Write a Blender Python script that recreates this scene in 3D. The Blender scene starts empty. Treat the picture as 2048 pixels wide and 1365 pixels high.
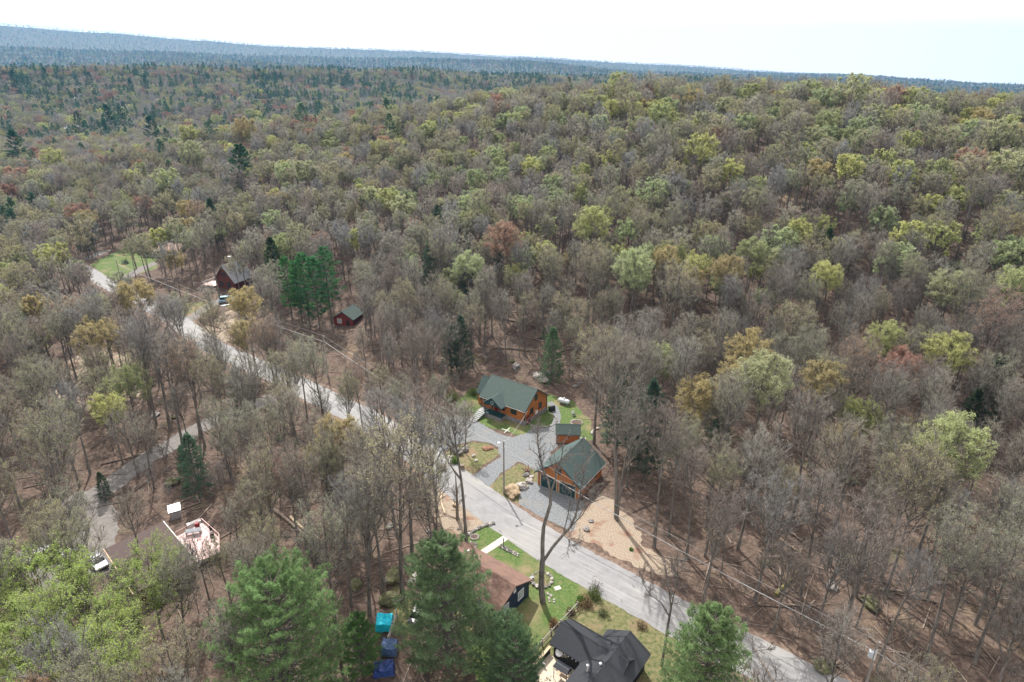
import bpy, math, random
import numpy as np
from mathutils import Vector, noise

# ------------------------------------------------------------------ camera, sky, sun, exposure
scene = bpy.context.scene
F, CX, CY, PITCH, H = 1270.0, 1024.0, 682.5, math.radians(22.7), 65.0
cam_d = bpy.data.cameras.new('camera'); cam = bpy.data.objects.new('camera', cam_d)
scene.collection.objects.link(cam); scene.camera = cam
cam.location = (0, 0, H); cam.rotation_euler = (math.pi/2 - PITCH, 0, 0)
cam_d.sensor_width = 36; cam_d.lens = F/2048*36; cam_d.clip_start = 0.5; cam_d.clip_end = 40000
SUN_AZ, SUN_EL = math.radians(-20), math.radians(50)      # azimuth clockwise from +Y (sun ahead, a little left)
world = bpy.data.worlds.new('World'); scene.world = world; world.use_nodes = True
nt = world.node_tree; bg = nt.nodes['Background']
sky = nt.nodes.new('ShaderNodeTexSky'); sky.sky_type = 'NISHITA'; sky.sun_disc = False
sky.sun_elevation = SUN_EL; sky.sun_rotation = SUN_AZ; sky.altitude = 400
sky.air_density = 1.0; sky.dust_density = 2.0; sky.ozone_density = 1.0
# white minimum added to whiten the sky and lift fill light: the sky is never darker than this white
sky_floor = nt.nodes.new('ShaderNodeMix'); sky_floor.data_type = 'RGBA'; sky_floor.blend_type = 'LIGHTEN'; sky_floor.inputs[0].default_value = 1
sky_floor.inputs[7].default_value = (7.6, 7.2, 7.0, 1); nt.links.new(sky.outputs[0], sky_floor.inputs[6]); nt.links.new(sky_floor.outputs[2], bg.inputs['Color']); bg.inputs['Strength'].default_value = 0.15
sl = bpy.data.lights.new('sun', 'SUN'); sun = bpy.data.objects.new('sun', sl); scene.collection.objects.link(sun)
sl.energy = 4.8; sl.angle = math.radians(0.6); sl.color = (1.0, 0.95, 0.88)
sdir = Vector((math.sin(SUN_AZ)*math.cos(SUN_EL), math.cos(SUN_AZ)*math.cos(SUN_EL), math.sin(SUN_EL)))
sun.rotation_euler = sdir.to_track_quat('Z', 'Y').to_euler(); sun.location = (-40, 100, 150)
vs = scene.view_settings; vs.view_transform = 'Standard'; vs.look = 'None'; vs.exposure = 0.7; vs.gamma = 1
scene.cycles.max_bounces = 5; scene.cycles.diffuse_bounces = 2; scene.cycles.glossy_bounces = 2
scene.cycles.transmission_bounces = 2; scene.cycles.volume_bounces = 0; scene.cycles.transparent_max_bounces = 4
scene.cycles.use_denoising = True

# ------------------------------------------------------------------ pixel <-> world helpers
cp, sp_ = math.cos(PITCH), math.sin(PITCH)
def ray(u, v):
    a, b = (u-CX)/F, (v-CY)/F
    return np.array([a, cp-b*sp_, -sp_-b*cp])
def at(u, v, z=0.0):
    r = ray(u, v); t = (H-z)/-r[2]
    return np.array([r[0]*t, r[1]*t, z])
def project(P):
    P = np.atleast_2d(P)-np.array([0, 0, H])
    d = P[:, 1]*cp-P[:, 2]*sp_
    up = P[:, 1]*sp_+P[:, 2]*cp
    return CX+F*P[:, 0]/np.maximum(d, .1), CY-F*up/np.maximum(d, .1), d

# ------------------------------------------------------------------ terrain heights (azimuth deg, range m)
AZ = np.array([-180, -60, -45, -36, -30, -24, -17, -9, 0, 12, 25, 36, 60, 180.])
RR = np.array([0, 135, 170, 210, 250, 300, 350, 400, 470, 560, 700, 850, 1000, 1150, 1300, 1550, 2000, 3000, 4500, 6000, 7500, 12000.])
ZT = np.array([
 [0,0,0,0,0,0,0,0,0,0,0,0,0,0,0,0,0,0,0,0,-100,-250],
 [0,0,0,0,0,0,0,4,2,0,0,14,28,53,55,43,35,78,195,376,150,-80],
 [0,0,0,0,0,0,0,4,2,0,0,14,31,61,59,43,35,78,195,396,200,-80],
 [0,0,0,0,0,0,0,5,4,2,4,18,35,63,61,43,35,78,195,380,200,-80],
 [0,0,0,0,0,0,5,11,8,4,6,20,35,63,61,43,35,78,185,348,200,-80],
 [0,0,0,0,2,9,16,20,15,8,8,22,37,63,63,43,35,78,175,316,180,-80],
 [0,0,0,4,10,18,25,28,20,10,10,22,37,61,65,48,35,78,165,281,160,-80],
 [0,0,3,8,16,26,33,34,24,14,12,24,35,57,63,53,38,78,155,251,140,-80],
 [0,0,5,15,25,36,40,38,28,18,14,20,27,41,48,48,38,78,140,216,120,-80],
 [0,0,8,22,34,42,46,44,34,22,12,16,22,30,36,40,36,30,85,144,90,-80],
 [0,0,10,26,37,44,46,43,34,20,4,0,0,5,10,15,20,20,55,64,40,-80],
 [0,0,10,25,35,40,40,36,26,12,-4,-8,-8,-5,0,0,0,0,5,-24,-40,-80],
 [0,0,10,22,30,34,34,28,18,6,-6,-10,-10,-5,0,0,0,0,0,-44,-60,-100],
 [0,0,0,0,0,0,0,0,0,0,0,0,0,0,0,0,0,0,0,0,-100,-250]], float)
def hgt(x, y):
    x = np.asarray(x, float); y = np.asarray(y, float)
    az = np.degrees(np.arctan2(x, y)); r = np.hypot(x, y)
    def idx(a, g):
        i = np.clip(np.searchsorted(g, a, side='right')-1, 0, len(g)-2)
        f = np.clip((a-g[i])/(g[i+1]-g[i]), 0, 1); return i, f*f*(3-2*f)*.6+f*.4
    i, fi = idx(az, AZ); j, fj = idx(r, RR)
    z = (ZT[i, j]*(1-fi)*(1-fj)+ZT[i+1, j]*fi*(1-fj)+ZT[i, j+1]*(1-fi)*fj+ZT[i+1, j+1]*fi*fj)
    w = np.clip((np.abs(z)-.5)/6, 0, 1)
    z = z+w*(1.3*np.sin(x/31+1.3*np.sin(y/47))+1.0*np.sin(y/23+x/61))
    w2 = np.clip((r-700)/2500, 0, 1)
    z = z+w2*np.clip((5200-r)/2500,.25,1)*(14*np.sin(x/310+1.7*np.sin(y/520))+10*np.sin(y/270+x/450+1)+5*np.sin(x/120+y/160))
    return z
def hit(u, v, dz=0.0):
    r = ray(u, v); t = np.geomspace(30, 12000, 4000)
    P = np.array([0, 0, H])[None]+r[None]*t[:, None]
    z = hgt(P[:, 0], P[:, 1])+dz; k = np.argmax(P[:, 2] < z)
    return np.array([P[k, 0], P[k, 1], z[k]-dz]) if k else None

# ------------------------------------------------------------------ materials
def newmat(name):
    m = bpy.data.materials.new(name); m.use_nodes = True; return m, m.node_tree
def N(t, typ, **kw):
    n = t.nodes.new(typ)
    for k, v in kw.items(): setattr(n, k, v)
    return n
def pmat(name, cols=None, scale=1.0, rough=.85, bump=0.0, bscale=None, detail=6, metal=0.0, spec=.3, pos=(.3, .7), aniso=None, coord='Object', bands=None, extra=None, streak=False):
    """Principled with a noise ramp over the given colours; bands=(axis, spacing, colour, width) draws boards or courses."""
    m, t = newmat(name); b = t.nodes['Principled BSDF']
    b.inputs['Roughness'].default_value = rough; b.inputs['Metallic'].default_value = metal
    b.inputs['Specular IOR Level'].default_value = spec
    tc = N(t, 'ShaderNodeTexCoord'); src = tc.outputs[coord]
    if coord == 'World':
        pass
    if aniso:
        mp = N(t, 'ShaderNodeMapping'); mp.inputs['Scale'].default_value = aniso; t.links.new(src, mp.inputs[0]); src = mp.outputs[0]
    no = N(t, 'ShaderNodeTexNoise'); no.inputs['Scale'].default_value = scale; no.inputs['Detail'].default_value = detail
    no.inputs['Roughness'].default_value = .65; t.links.new(src, no.inputs['Vector'])
    rp = N(t, 'ShaderNodeValToRGB'); el = rp.color_ramp.elements
    k = len(cols)
    for i, c in enumerate(cols):
        p = pos[0]+(pos[1]-pos[0])*(i/(k-1) if k > 1 else 0)
        e = el[i] if i < 2 else el.new(p)
        e.position = p; e.color = (*c, 1)
    if k == 1: el[1].color = (*cols[0], 1)
    t.links.new(no.outputs['Fac'], rp.inputs[0]); col = rp.outputs[0]
    if extra:   # (scale, colour, lo, hi): patches of a second tint
        for (s2, c2, lo, hi) in extra:
            n2 = N(t, 'ShaderNodeTexNoise'); n2.inputs['Scale'].default_value = s2; n2.inputs['Detail'].default_value = 5
            t.links.new(tc.outputs[coord], n2.inputs['Vector'])
            mr = N(t, 'ShaderNodeMapRange'); mr.inputs[1].default_value = lo; mr.inputs[2].default_value = hi
            t.links.new(n2.outputs['Fac'], mr.inputs[0])
            mx = N(t, 'ShaderNodeMix', data_type='RGBA'); mx.inputs[7].default_value = (*c2, 1)
            t.links.new(mr.outputs[0], mx.inputs[0]); t.links.new(col, mx.inputs[6]); col = mx.outputs[2]
    if streak:   # worn wheel tracks and cracks running along the road
        for rot_, sc_, c2, lo, hi, amt in ((-37, (.06, 1.6, 1), (.29, .285, .28), .52, .68, .8), (-37, (.25, 3.5, 1), (.13, .13, .13), .60, .70, .7), (20, (1.2, .35, 1), (.12, .12, .12), .66, .70, .8)):
            mp = N(t, 'ShaderNodeMapping', vector_type='TEXTURE'); mp.inputs['Rotation'].default_value = (0, 0, math.radians(rot_)); mp.inputs['Scale'].default_value = (1/sc_[0], 1/sc_[1], 1)
            t.links.new(tc.outputs[coord], mp.inputs[0]); n2 = N(t, 'ShaderNodeTexNoise'); n2.inputs['Scale'].default_value = 1; n2.inputs['Detail'].default_value = 4; t.links.new(mp.outputs[0], n2.inputs[0])
            mr = N(t, 'ShaderNodeMapRange'); mr.inputs[1].default_value = lo; mr.inputs[2].default_value = hi; mr.inputs[4].default_value = amt; t.links.new(n2.outputs['Fac'], mr.inputs[0])
            mx = N(t, 'ShaderNodeMix', data_type='RGBA'); mx.inputs[7].default_value = (*c2, 1); t.links.new(mr.outputs[0], mx.inputs[0]); t.links.new(col, mx.inputs[6]); col = mx.outputs[2]
    if bands:
        ax, sp, c2, wd = bands
        sx = N(t, 'ShaderNodeSeparateXYZ'); t.links.new(tc.outputs[coord], sx.inputs[0])
        m1 = N(t, 'ShaderNodeMath', operation='DIVIDE'); m1.inputs[1].default_value = sp; t.links.new(sx.outputs[ax], m1.inputs[0])
        m2 = N(t, 'ShaderNodeMath', operation='FRACT'); t.links.new(m1.outputs[0], m2.inputs[0])
        m3 = N(t, 'ShaderNodeMath', operation='LESS_THAN'); m3.inputs[1].default_value = wd; t.links.new(m2.outputs[0], m3.inputs[0])
        mx = N(t, 'ShaderNodeMix', data_type='RGBA'); mx.inputs[7].default_value = (*c2, 1)
        t.links.new(m3.outputs[0], mx.inputs[0]); t.links.new(col, mx.inputs[6]); col = mx.outputs[2]
    t.links.new(col, b.inputs['Base Color'])
    if bump:
        nb = N(t, 'ShaderNodeTexNoise'); nb.inputs['Scale'].default_value = bscale or scale*2; nb.inputs['Detail'].default_value = 8
        t.links.new(src, nb.inputs['Vector'])
        bp = N(t, 'ShaderNodeBump'); bp.inputs['Strength'].default_value = 1; bp.inputs['Distance'].default_value = bump
        t.links.new(nb.outputs['Fac'], bp.inputs['Height']); t.links.new(bp.outputs[0], b.inputs['Normal'])
    return m

M = {}
# ground litter near, woodland colours far away
def ground_mat():
    m, t = newmat('leaf_litter'); b = t.nodes['Principled BSDF']; b.inputs['Roughness'].default_value = .95
    b.inputs['Specular IOR Level'].default_value = .15
    tc = N(t, 'ShaderNodeTexCoord'); V = tc.outputs['Object']
    def noi(s, d=6, r=.6):
        n = N(t, 'ShaderNodeTexNoise'); n.inputs['Scale'].default_value = s; n.inputs['Detail'].default_value = d; n.inputs['Roughness'].default_value = r
        t.links.new(V, n.inputs['Vector']); return n.outputs['Fac']
    def ramp(f, st):
        r = N(t, 'ShaderNodeValToRGB'); e = r.color_ramp.elements
        for i, (p, c) in enumerate(st):
            q = e[i] if i < 2 else e.new(p)
            q.position = p; q.color = (*c, 1)
        t.links.new(f, r.inputs[0]); return r.outputs[0]
    def mix(f, a, c):
        x = N(t, 'ShaderNodeMix', data_type='RGBA'); t.links.new(f, x.inputs[0]); t.links.new(a, x.inputs[6])
        if hasattr(c, 'links'): t.links.new(c, x.inputs[7])
        else: x.inputs[7].default_value = (*c, 1)
        return x.outputs[2]
    def rng(f, lo, hi):
        x = N(t, 'ShaderNodeMapRange'); x.inputs[1].default_value = lo; x.inputs[2].default_value = hi; t.links.new(f, x.inputs[0]); return x.outputs[0]
    c = ramp(noi(1.6, 10, .75), [(.3, (.045, .030, .023)), (.7, (.20, .145, .112)), (.5, (.104, .075, .060))])
    c = mix(rng(noi(.09, 4), .60, .76), c, ramp(noi(2.3, 8, .7), [(.3, (.12, .085, .055)), (.7, (.30, .23, .15))]))   # dry grass patches
    c = mix(rng(noi(.13, 5), .60, .72), c, (.085, .095, .04)); c = mix(rng(noi(.45, 6), .50, .68), c, (.055, .042, .034))                                              # mossy patches
    geo = N(t, 'ShaderNodeNewGeometry'); ln = N(t, 'ShaderNodeVectorMath', operation='LENGTH'); t.links.new(geo.outputs['Position'], ln.inputs[0])
    far = ramp(noi(.035, 8, .7), [(.36, (.045, .075, .05)), (.66, (.15, .13, .10)), (.46, (.085, .095, .06)), (.56, (.12, .10, .085))])
    c = mix(rng(ln.outputs['Value'], 450, 1500), c, far)
    t.links.new(c, b.inputs['Base Color'])
    bp = N(t, 'ShaderNodeBump'); bp.inputs['Distance'].default_value = .12; t.links.new(noi(2.2, 9, .7), bp.inputs['Height'])
    t.links.new(bp.outputs[0], b.inputs['Normal'])
    return m
M['ground'] = ground_mat()
M['road'] = pmat('old_asphalt', streak=True, cols=[(.175, .175, .178), (.235, .235, .24)], scale=.6, rough=.8, bump=.01, bscale=12, extra=[(.05, (.245, .24, .23), .45, .62), (9, (.14, .14, .14), .62, .75)])
M['shoulder'] = pmat('gravelly_shoulder', [(.07, .045, .033), (.15, .105, .08), (.21, .165, .13)], 1.6, .95, .05)
M['gravel'] = pmat('bluestone_gravel', [(.09, .097, .105), (.15, .16, .168), (.215, .225, .232)], 3.2, .95, .03, 10, extra=[(.25, (.18, .175, .165), .55, .75)])
M['lane'] = pmat('worn_lane_gravel', [(.12, .11, .10), (.19, .178, .17)], 1.2, .95, .03)
M['lawn'] = pmat('spring_lawn', [(.035, .065, .016), (.07, .115, .03), (.125, .155, .05)], 2.6, .95, .04, 8, extra=[(.22, (.19, .155, .085), .50, .70), (1.1, (.13, .13, .052), .58, .7)])
M['thinlawn'] = pmat('thin_lawn', [(.055, .068, .024), (.115, .118, .05), (.21, .17, .10)], 1.9, .95, .05, 8, extra=[(.3, (.18, .13, .08), .50, .68), (1.7, (.05, .075, .02), .6, .7)])
M['straw'] = pmat('straw_and_mulch', [(.11, .08, .058), (.25, .20, .15), (.43, .375, .30)], 6.5, .95, .04, 14, pos=(.3, .7), extra=[(.35, (.20, .12, .085), .56, .66)])
M['dirt'] = pmat('dark_mulch', [(.05, .035, .028), (.13, .09, .07)], 2.4, .95, .06)
M['concrete'] = pmat('pale_concrete', [(.36, .33, .29), (.5, .47, .42)], 2, .9)
M['roof_green'] = pmat('green_shingles', [(.028, .046, .041), (.055, .08, .072), (.088, .116, .105)], 7, .85, .01, 20, extra=[(1.2, (.055, .076, .07), .5, .7)])
M['roof_dgreen'] = pmat('dark_green_shingles', [(.035, .06, .058), (.07, .10, .094)], 7, .8, .01, 20)
M['orange'] = pmat('orange_stained_logs', [(.32, .115, .034), (.48, .18, .052)], 1.5, .6, .004, aniso=(1, 1, 6), bands=(2, .2, (.19, .06, .02), .12))
M['stone'] = pmat('grey_fieldstone', [(.10, .09, .095), (.22, .20, .21), (.32, .30, .30)], 3.5, .9, .05)
M['teal'] = pmat('dark_teal_paint', [(.010, .045, .05), (.018, .06, .065)], 2, .6)
M['whitetrim'] = pmat('white_trim', [(.5, .5, .49), (.62, .62, .6)], 3, .6)
M['glass'] = pmat('dark_window_glass', [(.015, .02, .025), (.03, .035, .04)], 1, .08, spec=.8)
M['paleglass'] = pmat('pale_window_glass', [(.25, .3, .34), (.4, .45, .48)], 1, .1, spec=.8)
M['blackframe'] = pmat('dark_frame', [(.02, .02, .02), (.03, .03, .03)], 1, .5)
M['red'] = pmat('dark_red_door', [(.16, .012, .014), (.2, .02, .02)], 2, .5)
M['stairgrey'] = pmat('weathered_grey_boards', [(.22, .23, .23), (.33, .34, .34)], 4, .9)
M['roof_brown'] = pmat('brown_shingles', [(.12, .072, .055), (.17, .105, .082), (.20, .125, .10)], 4, .9, .01, 20, extra=[(.5, (.11, .075, .062), .5, .7)])
M['navy'] = pmat('navy_siding', [(.012, .02, .045), (.02, .03, .06)], 2, .6, bands=(0, .3, (.008, .012, .03), .08))
M['roof_black'] = pmat('charcoal_shingles', [(.018, .021, .026), (.036, .04, .047)], 9, .85, .01, 25, extra=[(1.1, (.028, .031, .036), .5, .7)])
M['roof_metal'] = pmat('charcoal_ribbed_roof', [(.02, .023, .028), (.034, .038, .044)], 4, .6, bands=(1, .22, (.055, .06, .068), .25))
M['blackwall'] = pmat('black_siding', [(.012, .013, .016), (.02, .021, .025)], 2, .6, bands=(2, .2, (.006, .006, .008), .1))
M['decktan'] = pmat('pale_tan_deck', [(.42, .36, .28), (.56, .49, .40)], 2.5, .85, bands=(0, .14, (.3, .25, .2), .08))
M['tanwood'] = pmat('tan_timber', [(.42, .30, .20), (.56, .43, .31)], 2, .8)
M['reddeck'] = pmat('faded_pink_deck', [(.50, .32, .31), (.68, .50, .48), (.72, .60, .58)], 1.5, .8, bands=(1, .3, (.42, .22, .21), .1))
M['redwood'] = pmat('barn_red_boards', [(.13, .025, .022), (.2, .04, .032)], 2, .8, bands=(0, .25, (.08, .015, .014), .1))
M['roof_dbrown'] = pmat('dark_brown_roofing', [(.06, .043, .04), (.085, .06, .056)], 3, .85)
M['roof_grey'] = pmat('slate_grey_roofing', [(.16, .17, .19), (.22, .23, .25)], 4, .8)
M['roof_tan'] = pmat('tan_roofing', [(.30, .20, .16), (.38, .27, .22)], 3, .9)
M['barn'] = pmat('dark_brown_red_logs', [(.09, .03, .025), (.14, .045, .035)], 2, .8, bands=(2, .25, (.05, .018, .015), .12))
M['greywall'] = pmat('grey_siding', [(.25, .25, .25), (.33, .33, .33)], 2, .8)
M['tank'] = pmat('white_tank_paint', [(.46, .5, .54), (.58, .62, .66)], 2, .4)
M['whiteplastic'] = pmat('white_plastic', [(.7, .7, .7), (.82, .82, .82)], 2, .45)
M['metal'] = pmat('galvanised_metal', [(.4, .42, .44), (.55, .57, .58)], 4, .4, metal=.6)
M['pole'] = pmat('weathered_pole_wood', [(.20, .18, .16), (.32, .29, .26)], 3, .9, aniso=(3, 3, .4))
M['wire'] = pmat('grey_cable', [(.30, .30, .30), (.42, .42, .42)], 3, .6)
M['boulder'] = pmat('pale_boulder', [(.24, .22, .20), (.50, .47, .43)], 1.3, .9, .12, 3)
M['darkrock'] = pmat('grey_rock', [(.10, .095, .09), (.28, .26, .25)], 1.6, .95, .12, 3)
M['mossrock'] = pmat('mossy_rock', [(.05, .055, .03), (.095, .095, .045), (.17, .16, .14)], 1.6, .95, .12, 3)
M['paleweed'] = pmat('dried_grass', [(.20, .14, .085), (.38, .30, .20)], 6, .95, .1)
M['log'] = pmat('dead_grey_wood', [(.13, .10, .08), (.26, .21, .17)], 2, .95, .03)
M['barelog'] = pmat('peeled_pale_wood', [(.42, .31, .2), (.62, .5, .36)], 2, .9)
M['mosslog'] = pmat('mossy_wood', [(.13, .12, .045), (.22, .19, .08)], 2, .95)
M['cyan'] = pmat('bright_cyan_tarp', [(.0, .38, .52), (.03, .58, .72)], 1.2, .35, .12, 2.5)
M['blue'] = pmat('faded_blue_tarp', [(.04, .075, .17), (.10, .16, .27)], 1.0, .45, .12, 2.5)
M['royal'] = pmat('royal_blue_tarp', [(.015, .03, .12), (.03, .06, .2)], 1.0, .45, .12, 2.5)
M['carwhite'] = pmat('white_car_paint', [(.5, .51, .53), (.58, .59, .6)], 1, .2, spec=.6)
M['carsilver'] = pmat('silver_car_paint', [(.42, .43, .45), (.5, .51, .53)], 1, .25, metal=.4)
M['cardark'] = pmat('dark_car_paint', [(.02, .022, .028), (.03, .032, .04)], 1, .25, spec=.6)
M['carblue'] = pmat('pale_blue_car_paint', [(.25, .42, .52), (.32, .5, .6)], 1, .25, spec=.6)
M['rubber'] = pmat('tyre_rubber', [(.015, .015, .015), (.025, .025, .025)], 1, .8)
M['pink'] = pmat('pink_cloth', [(.62, .22, .27), (.75, .4, .45)], 3, .8)
M['brownpile'] = pmat('rusty_needles', [(.15, .08, .05), (.26, .15, .10)], 3, .95, .1)

def tint_mat(name, transl, rough=.8, var=.35, fixed=None, bark=False):
    m, t = newmat(name); out = t.nodes['Material Output']; t.nodes.remove(t.nodes['Principled BSDF'])
    if fixed:
        c = N(t, 'ShaderNodeRGB'); c.outputs[0].default_value = (*fixed, 1); col = c.outputs[0]
    else:
        a = N(t, 'ShaderNodeAttribute', attribute_type='INSTANCER', attribute_name='tint'); col = a.outputs['Color']
    r = N(t, 'ShaderNodeAttribute', attribute_type='GEOMETRY', attribute_name='rnd')
    mr = N(t, 'ShaderNodeMapRange'); mr.inputs[3].default_value = 1-var; mr.inputs[4].default_value = 1+var
    t.links.new(r.outputs['Fac'], mr.inputs[0])
    mx = N(t, 'ShaderNodeVectorMath', operation='SCALE'); t.links.new(col, mx.inputs[0]); t.links.new(mr.outputs[0], mx.inputs['Scale'])
    col = mx.outputs[0]
    if bark:
        tc = N(t, 'ShaderNodeTexCoord'); mp = N(t, 'ShaderNodeMapping'); mp.inputs['Scale'].default_value = (3, 3, .6)
        t.links.new(tc.outputs['Object'], mp.inputs[0]); no = N(t, 'ShaderNodeTexNoise'); no.inputs['Scale'].default_value = 1.6; no.inputs['Detail'].default_value = 5
        t.links.new(mp.outputs[0], no.inputs[0]); m2 = N(t, 'ShaderNodeMapRange'); m2.inputs[1].default_value = .3; m2.inputs[2].default_value = .7
        m2.inputs[3].default_value = .55; m2.inputs[4].default_value = 1.6; t.links.new(no.outputs['Fac'], m2.inputs[0])
        s2 = N(t, 'ShaderNodeVectorMath', operation='SCALE'); t.links.new(col, s2.inputs[0]); t.links.new(m2.outputs[0], s2.inputs['Scale']); col = s2.outputs[0]
    d = N(t, 'ShaderNodeBsdfDiffuse'); t.links.new(col, d.inputs[0])
    if transl:
        tr = N(t, 'ShaderNodeBsdfTranslucent'); t.links.new(col, tr.inputs[0])
        ms = N(t, 'ShaderNodeMixShader'); ms.inputs[0].default_value = transl
        t.links.new(d.outputs[0], ms.inputs[1]); t.links.new(tr.outputs[0], ms.inputs[2]); t.links.new(ms.outputs[0], out.inputs[0])
    else: t.links.new(d.outputs[0], out.inputs[0])
    return m
M['bark'] = tint_mat('grey_bark', 0, fixed=(.15, .135, .12), bark=True, var=.3)
M['twig'] = tint_mat('tinted_twigs', .5, var=.2)
M['twigplain'] = tint_mat('plain_twigs', .5, fixed=(.27, .25, .23), var=.2)
M['leaf'] = tint_mat('young_leaves', .5, var=.25)
M['needle'] = tint_mat('conifer_needles', .5, var=.45)

# ------------------------------------------------------------------ mesh builders
class Geo:
    def __init__(s): s.V = []; s.F3 = []; s.F4 = []; s.m3 = []; s.m4 = []; s.r3 = []; s.r4 = []; s.n = 0
    def add(s, V, F, mat=0, rnd=None, rg=None):
        V = np.asarray(V, float); F = np.asarray(F, np.int64)
        if len(F) == 0: return
        if rnd is None: rnd = np.full(len(F), .5)
        s.V.append(V)
        if F.shape[1] == 3: s.F3.append(F+s.n); s.m3.append(np.full(len(F), mat)); s.r3.append(rnd)
        else: s.F4.append(F+s.n); s.m4.append(np.full(len(F), mat)); s.r4.append(rnd)
        s.n += len(V)
    def mesh(s, name, mats):
        me = bpy.data.meshes.new(name); V = np.concatenate(s.V)
        F3 = np.concatenate(s.F3) if s.F3 else np.zeros((0, 3), int); F4 = np.concatenate(s.F4) if s.F4 else np.zeros((0, 4), int)
        nf = len(F3)+len(F4); nl = 3*len(F3)+4*len(F4)
        me.vertices.add(len(V)); me.vertices.foreach_set('co', V.astype(np.float32).ravel())
        me.loops.add(nl); me.loops.foreach_set('vertex_index', np.concatenate([F3.ravel(), F4.ravel()]).astype(np.int32))
        me.polygons.add(nf)
        st = np.concatenate([np.arange(len(F3))*3, 3*len(F3)+np.arange(len(F4))*4]).astype(np.int32)
        me.polygons.foreach_set('loop_start', st)
        me.polygons.foreach_set('material_index', np.concatenate(s.m3+s.m4).astype(np.int32))
        a = me.attributes.new('rnd', 'FLOAT', 'FACE'); a.data.foreach_set('value', np.concatenate(s.r3+s.r4).astype(np.float32))
        me.update(calc_edges=True)
        for m in mats: me.materials.append(m)
        return me
def nrm(v): return v/np.maximum(np.linalg.norm(v, axis=-1, keepdims=True), 1e-9)
def tubes(g, A, B, ra, rb, k=4, mat=0, rnd=None):
    A = np.atleast_2d(A); B = np.atleast_2d(B); n = len(A); ra = np.broadcast_to(ra, n); rb = np.broadcast_to(rb, n)
    d = nrm(B-A); ref = np.where(np.abs(d[:, 2:3]) > .9, [[1., 0, 0]], [[0, 0, 1.]])
    u = nrm(np.cross(d, ref)); w = np.cross(d, u); th = np.arange(k)*2*np.pi/k
    off = np.cos(th)[None, :, None]*u[:, None]+np.sin(th)[None, :, None]*w[:, None]
    V = np.concatenate([A[:, None]+off*ra[:, None, None], B[:, None]+off*rb[:, None, None]], 1).reshape(-1, 3)
    i = np.arange(k); j = (i+1) % k
    F = np.stack([i, j, j+k, i+k], 1)[None]+(np.arange(n)*2*k)[:, None, None]
    g.add(V, F.reshape(-1, 4), mat, None if rnd is None else np.repeat(rnd, k))
def needles(g, A, D, L, w, rng, mat=0, rnd=None):
    """thin triangles from A along D"""
    n = len(A); s = nrm(np.cross(D, rng.normal(size=(n, 3))))
    w = np.broadcast_to(w, n)[:, None]; L = np.broadcast_to(L, n)[:, None]
    V = np.stack([A-s*w/2, A+s*w/2, A+D*L], 1).reshape(-1, 3)
    g.add(V, np.arange(3*n).reshape(-1, 3), mat, rng.random(n) if rnd is None else rnd)
def leaves(g, P, size, rng, mat=0, rnd=None):
    n = len(P); a = nrm(rng.normal(size=(n, 3))); b = nrm(np.cross(a, rng.normal(size=(n, 3))))
    s = (np.broadcast_to(size, n)*rng.uniform(.6, 1.3, n))[:, None]
    V = np.stack([P-a*s*.5, P+b*s*.5, P+a*s*.5, P-b*s*.45], 1).reshape(-1, 3)
    g.add(V, np.arange(4*n).reshape(-1, 4), mat, rng.random(n) if rnd is None else rnd)
def spawn(A, D, L, n, tmin, ang, Lc, up, rng):
    """n children on each segment"""
    A = np.repeat(A, n, 0); D = np.repeat(D, n, 0); L = np.repeat(L, n); Lc = np.repeat(np.broadcast_to(Lc, len(L)//n), n)
    t = rng.uniform(tmin, 1, len(A)); P = A+D*(L*t)[:, None]
    q = nrm(np.cross(D, rng.normal(size=D.shape))); a = ang*rng.uniform(.6, 1.3, len(A))
    D2 = nrm(np.cos(a)[:, None]*D+np.sin(a)[:, None]*q+np.array([0, 0, up]))
    return P, D2, Lc*rng.uniform(.6, 1.25, len(A))*(1.15-.4*t)

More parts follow.
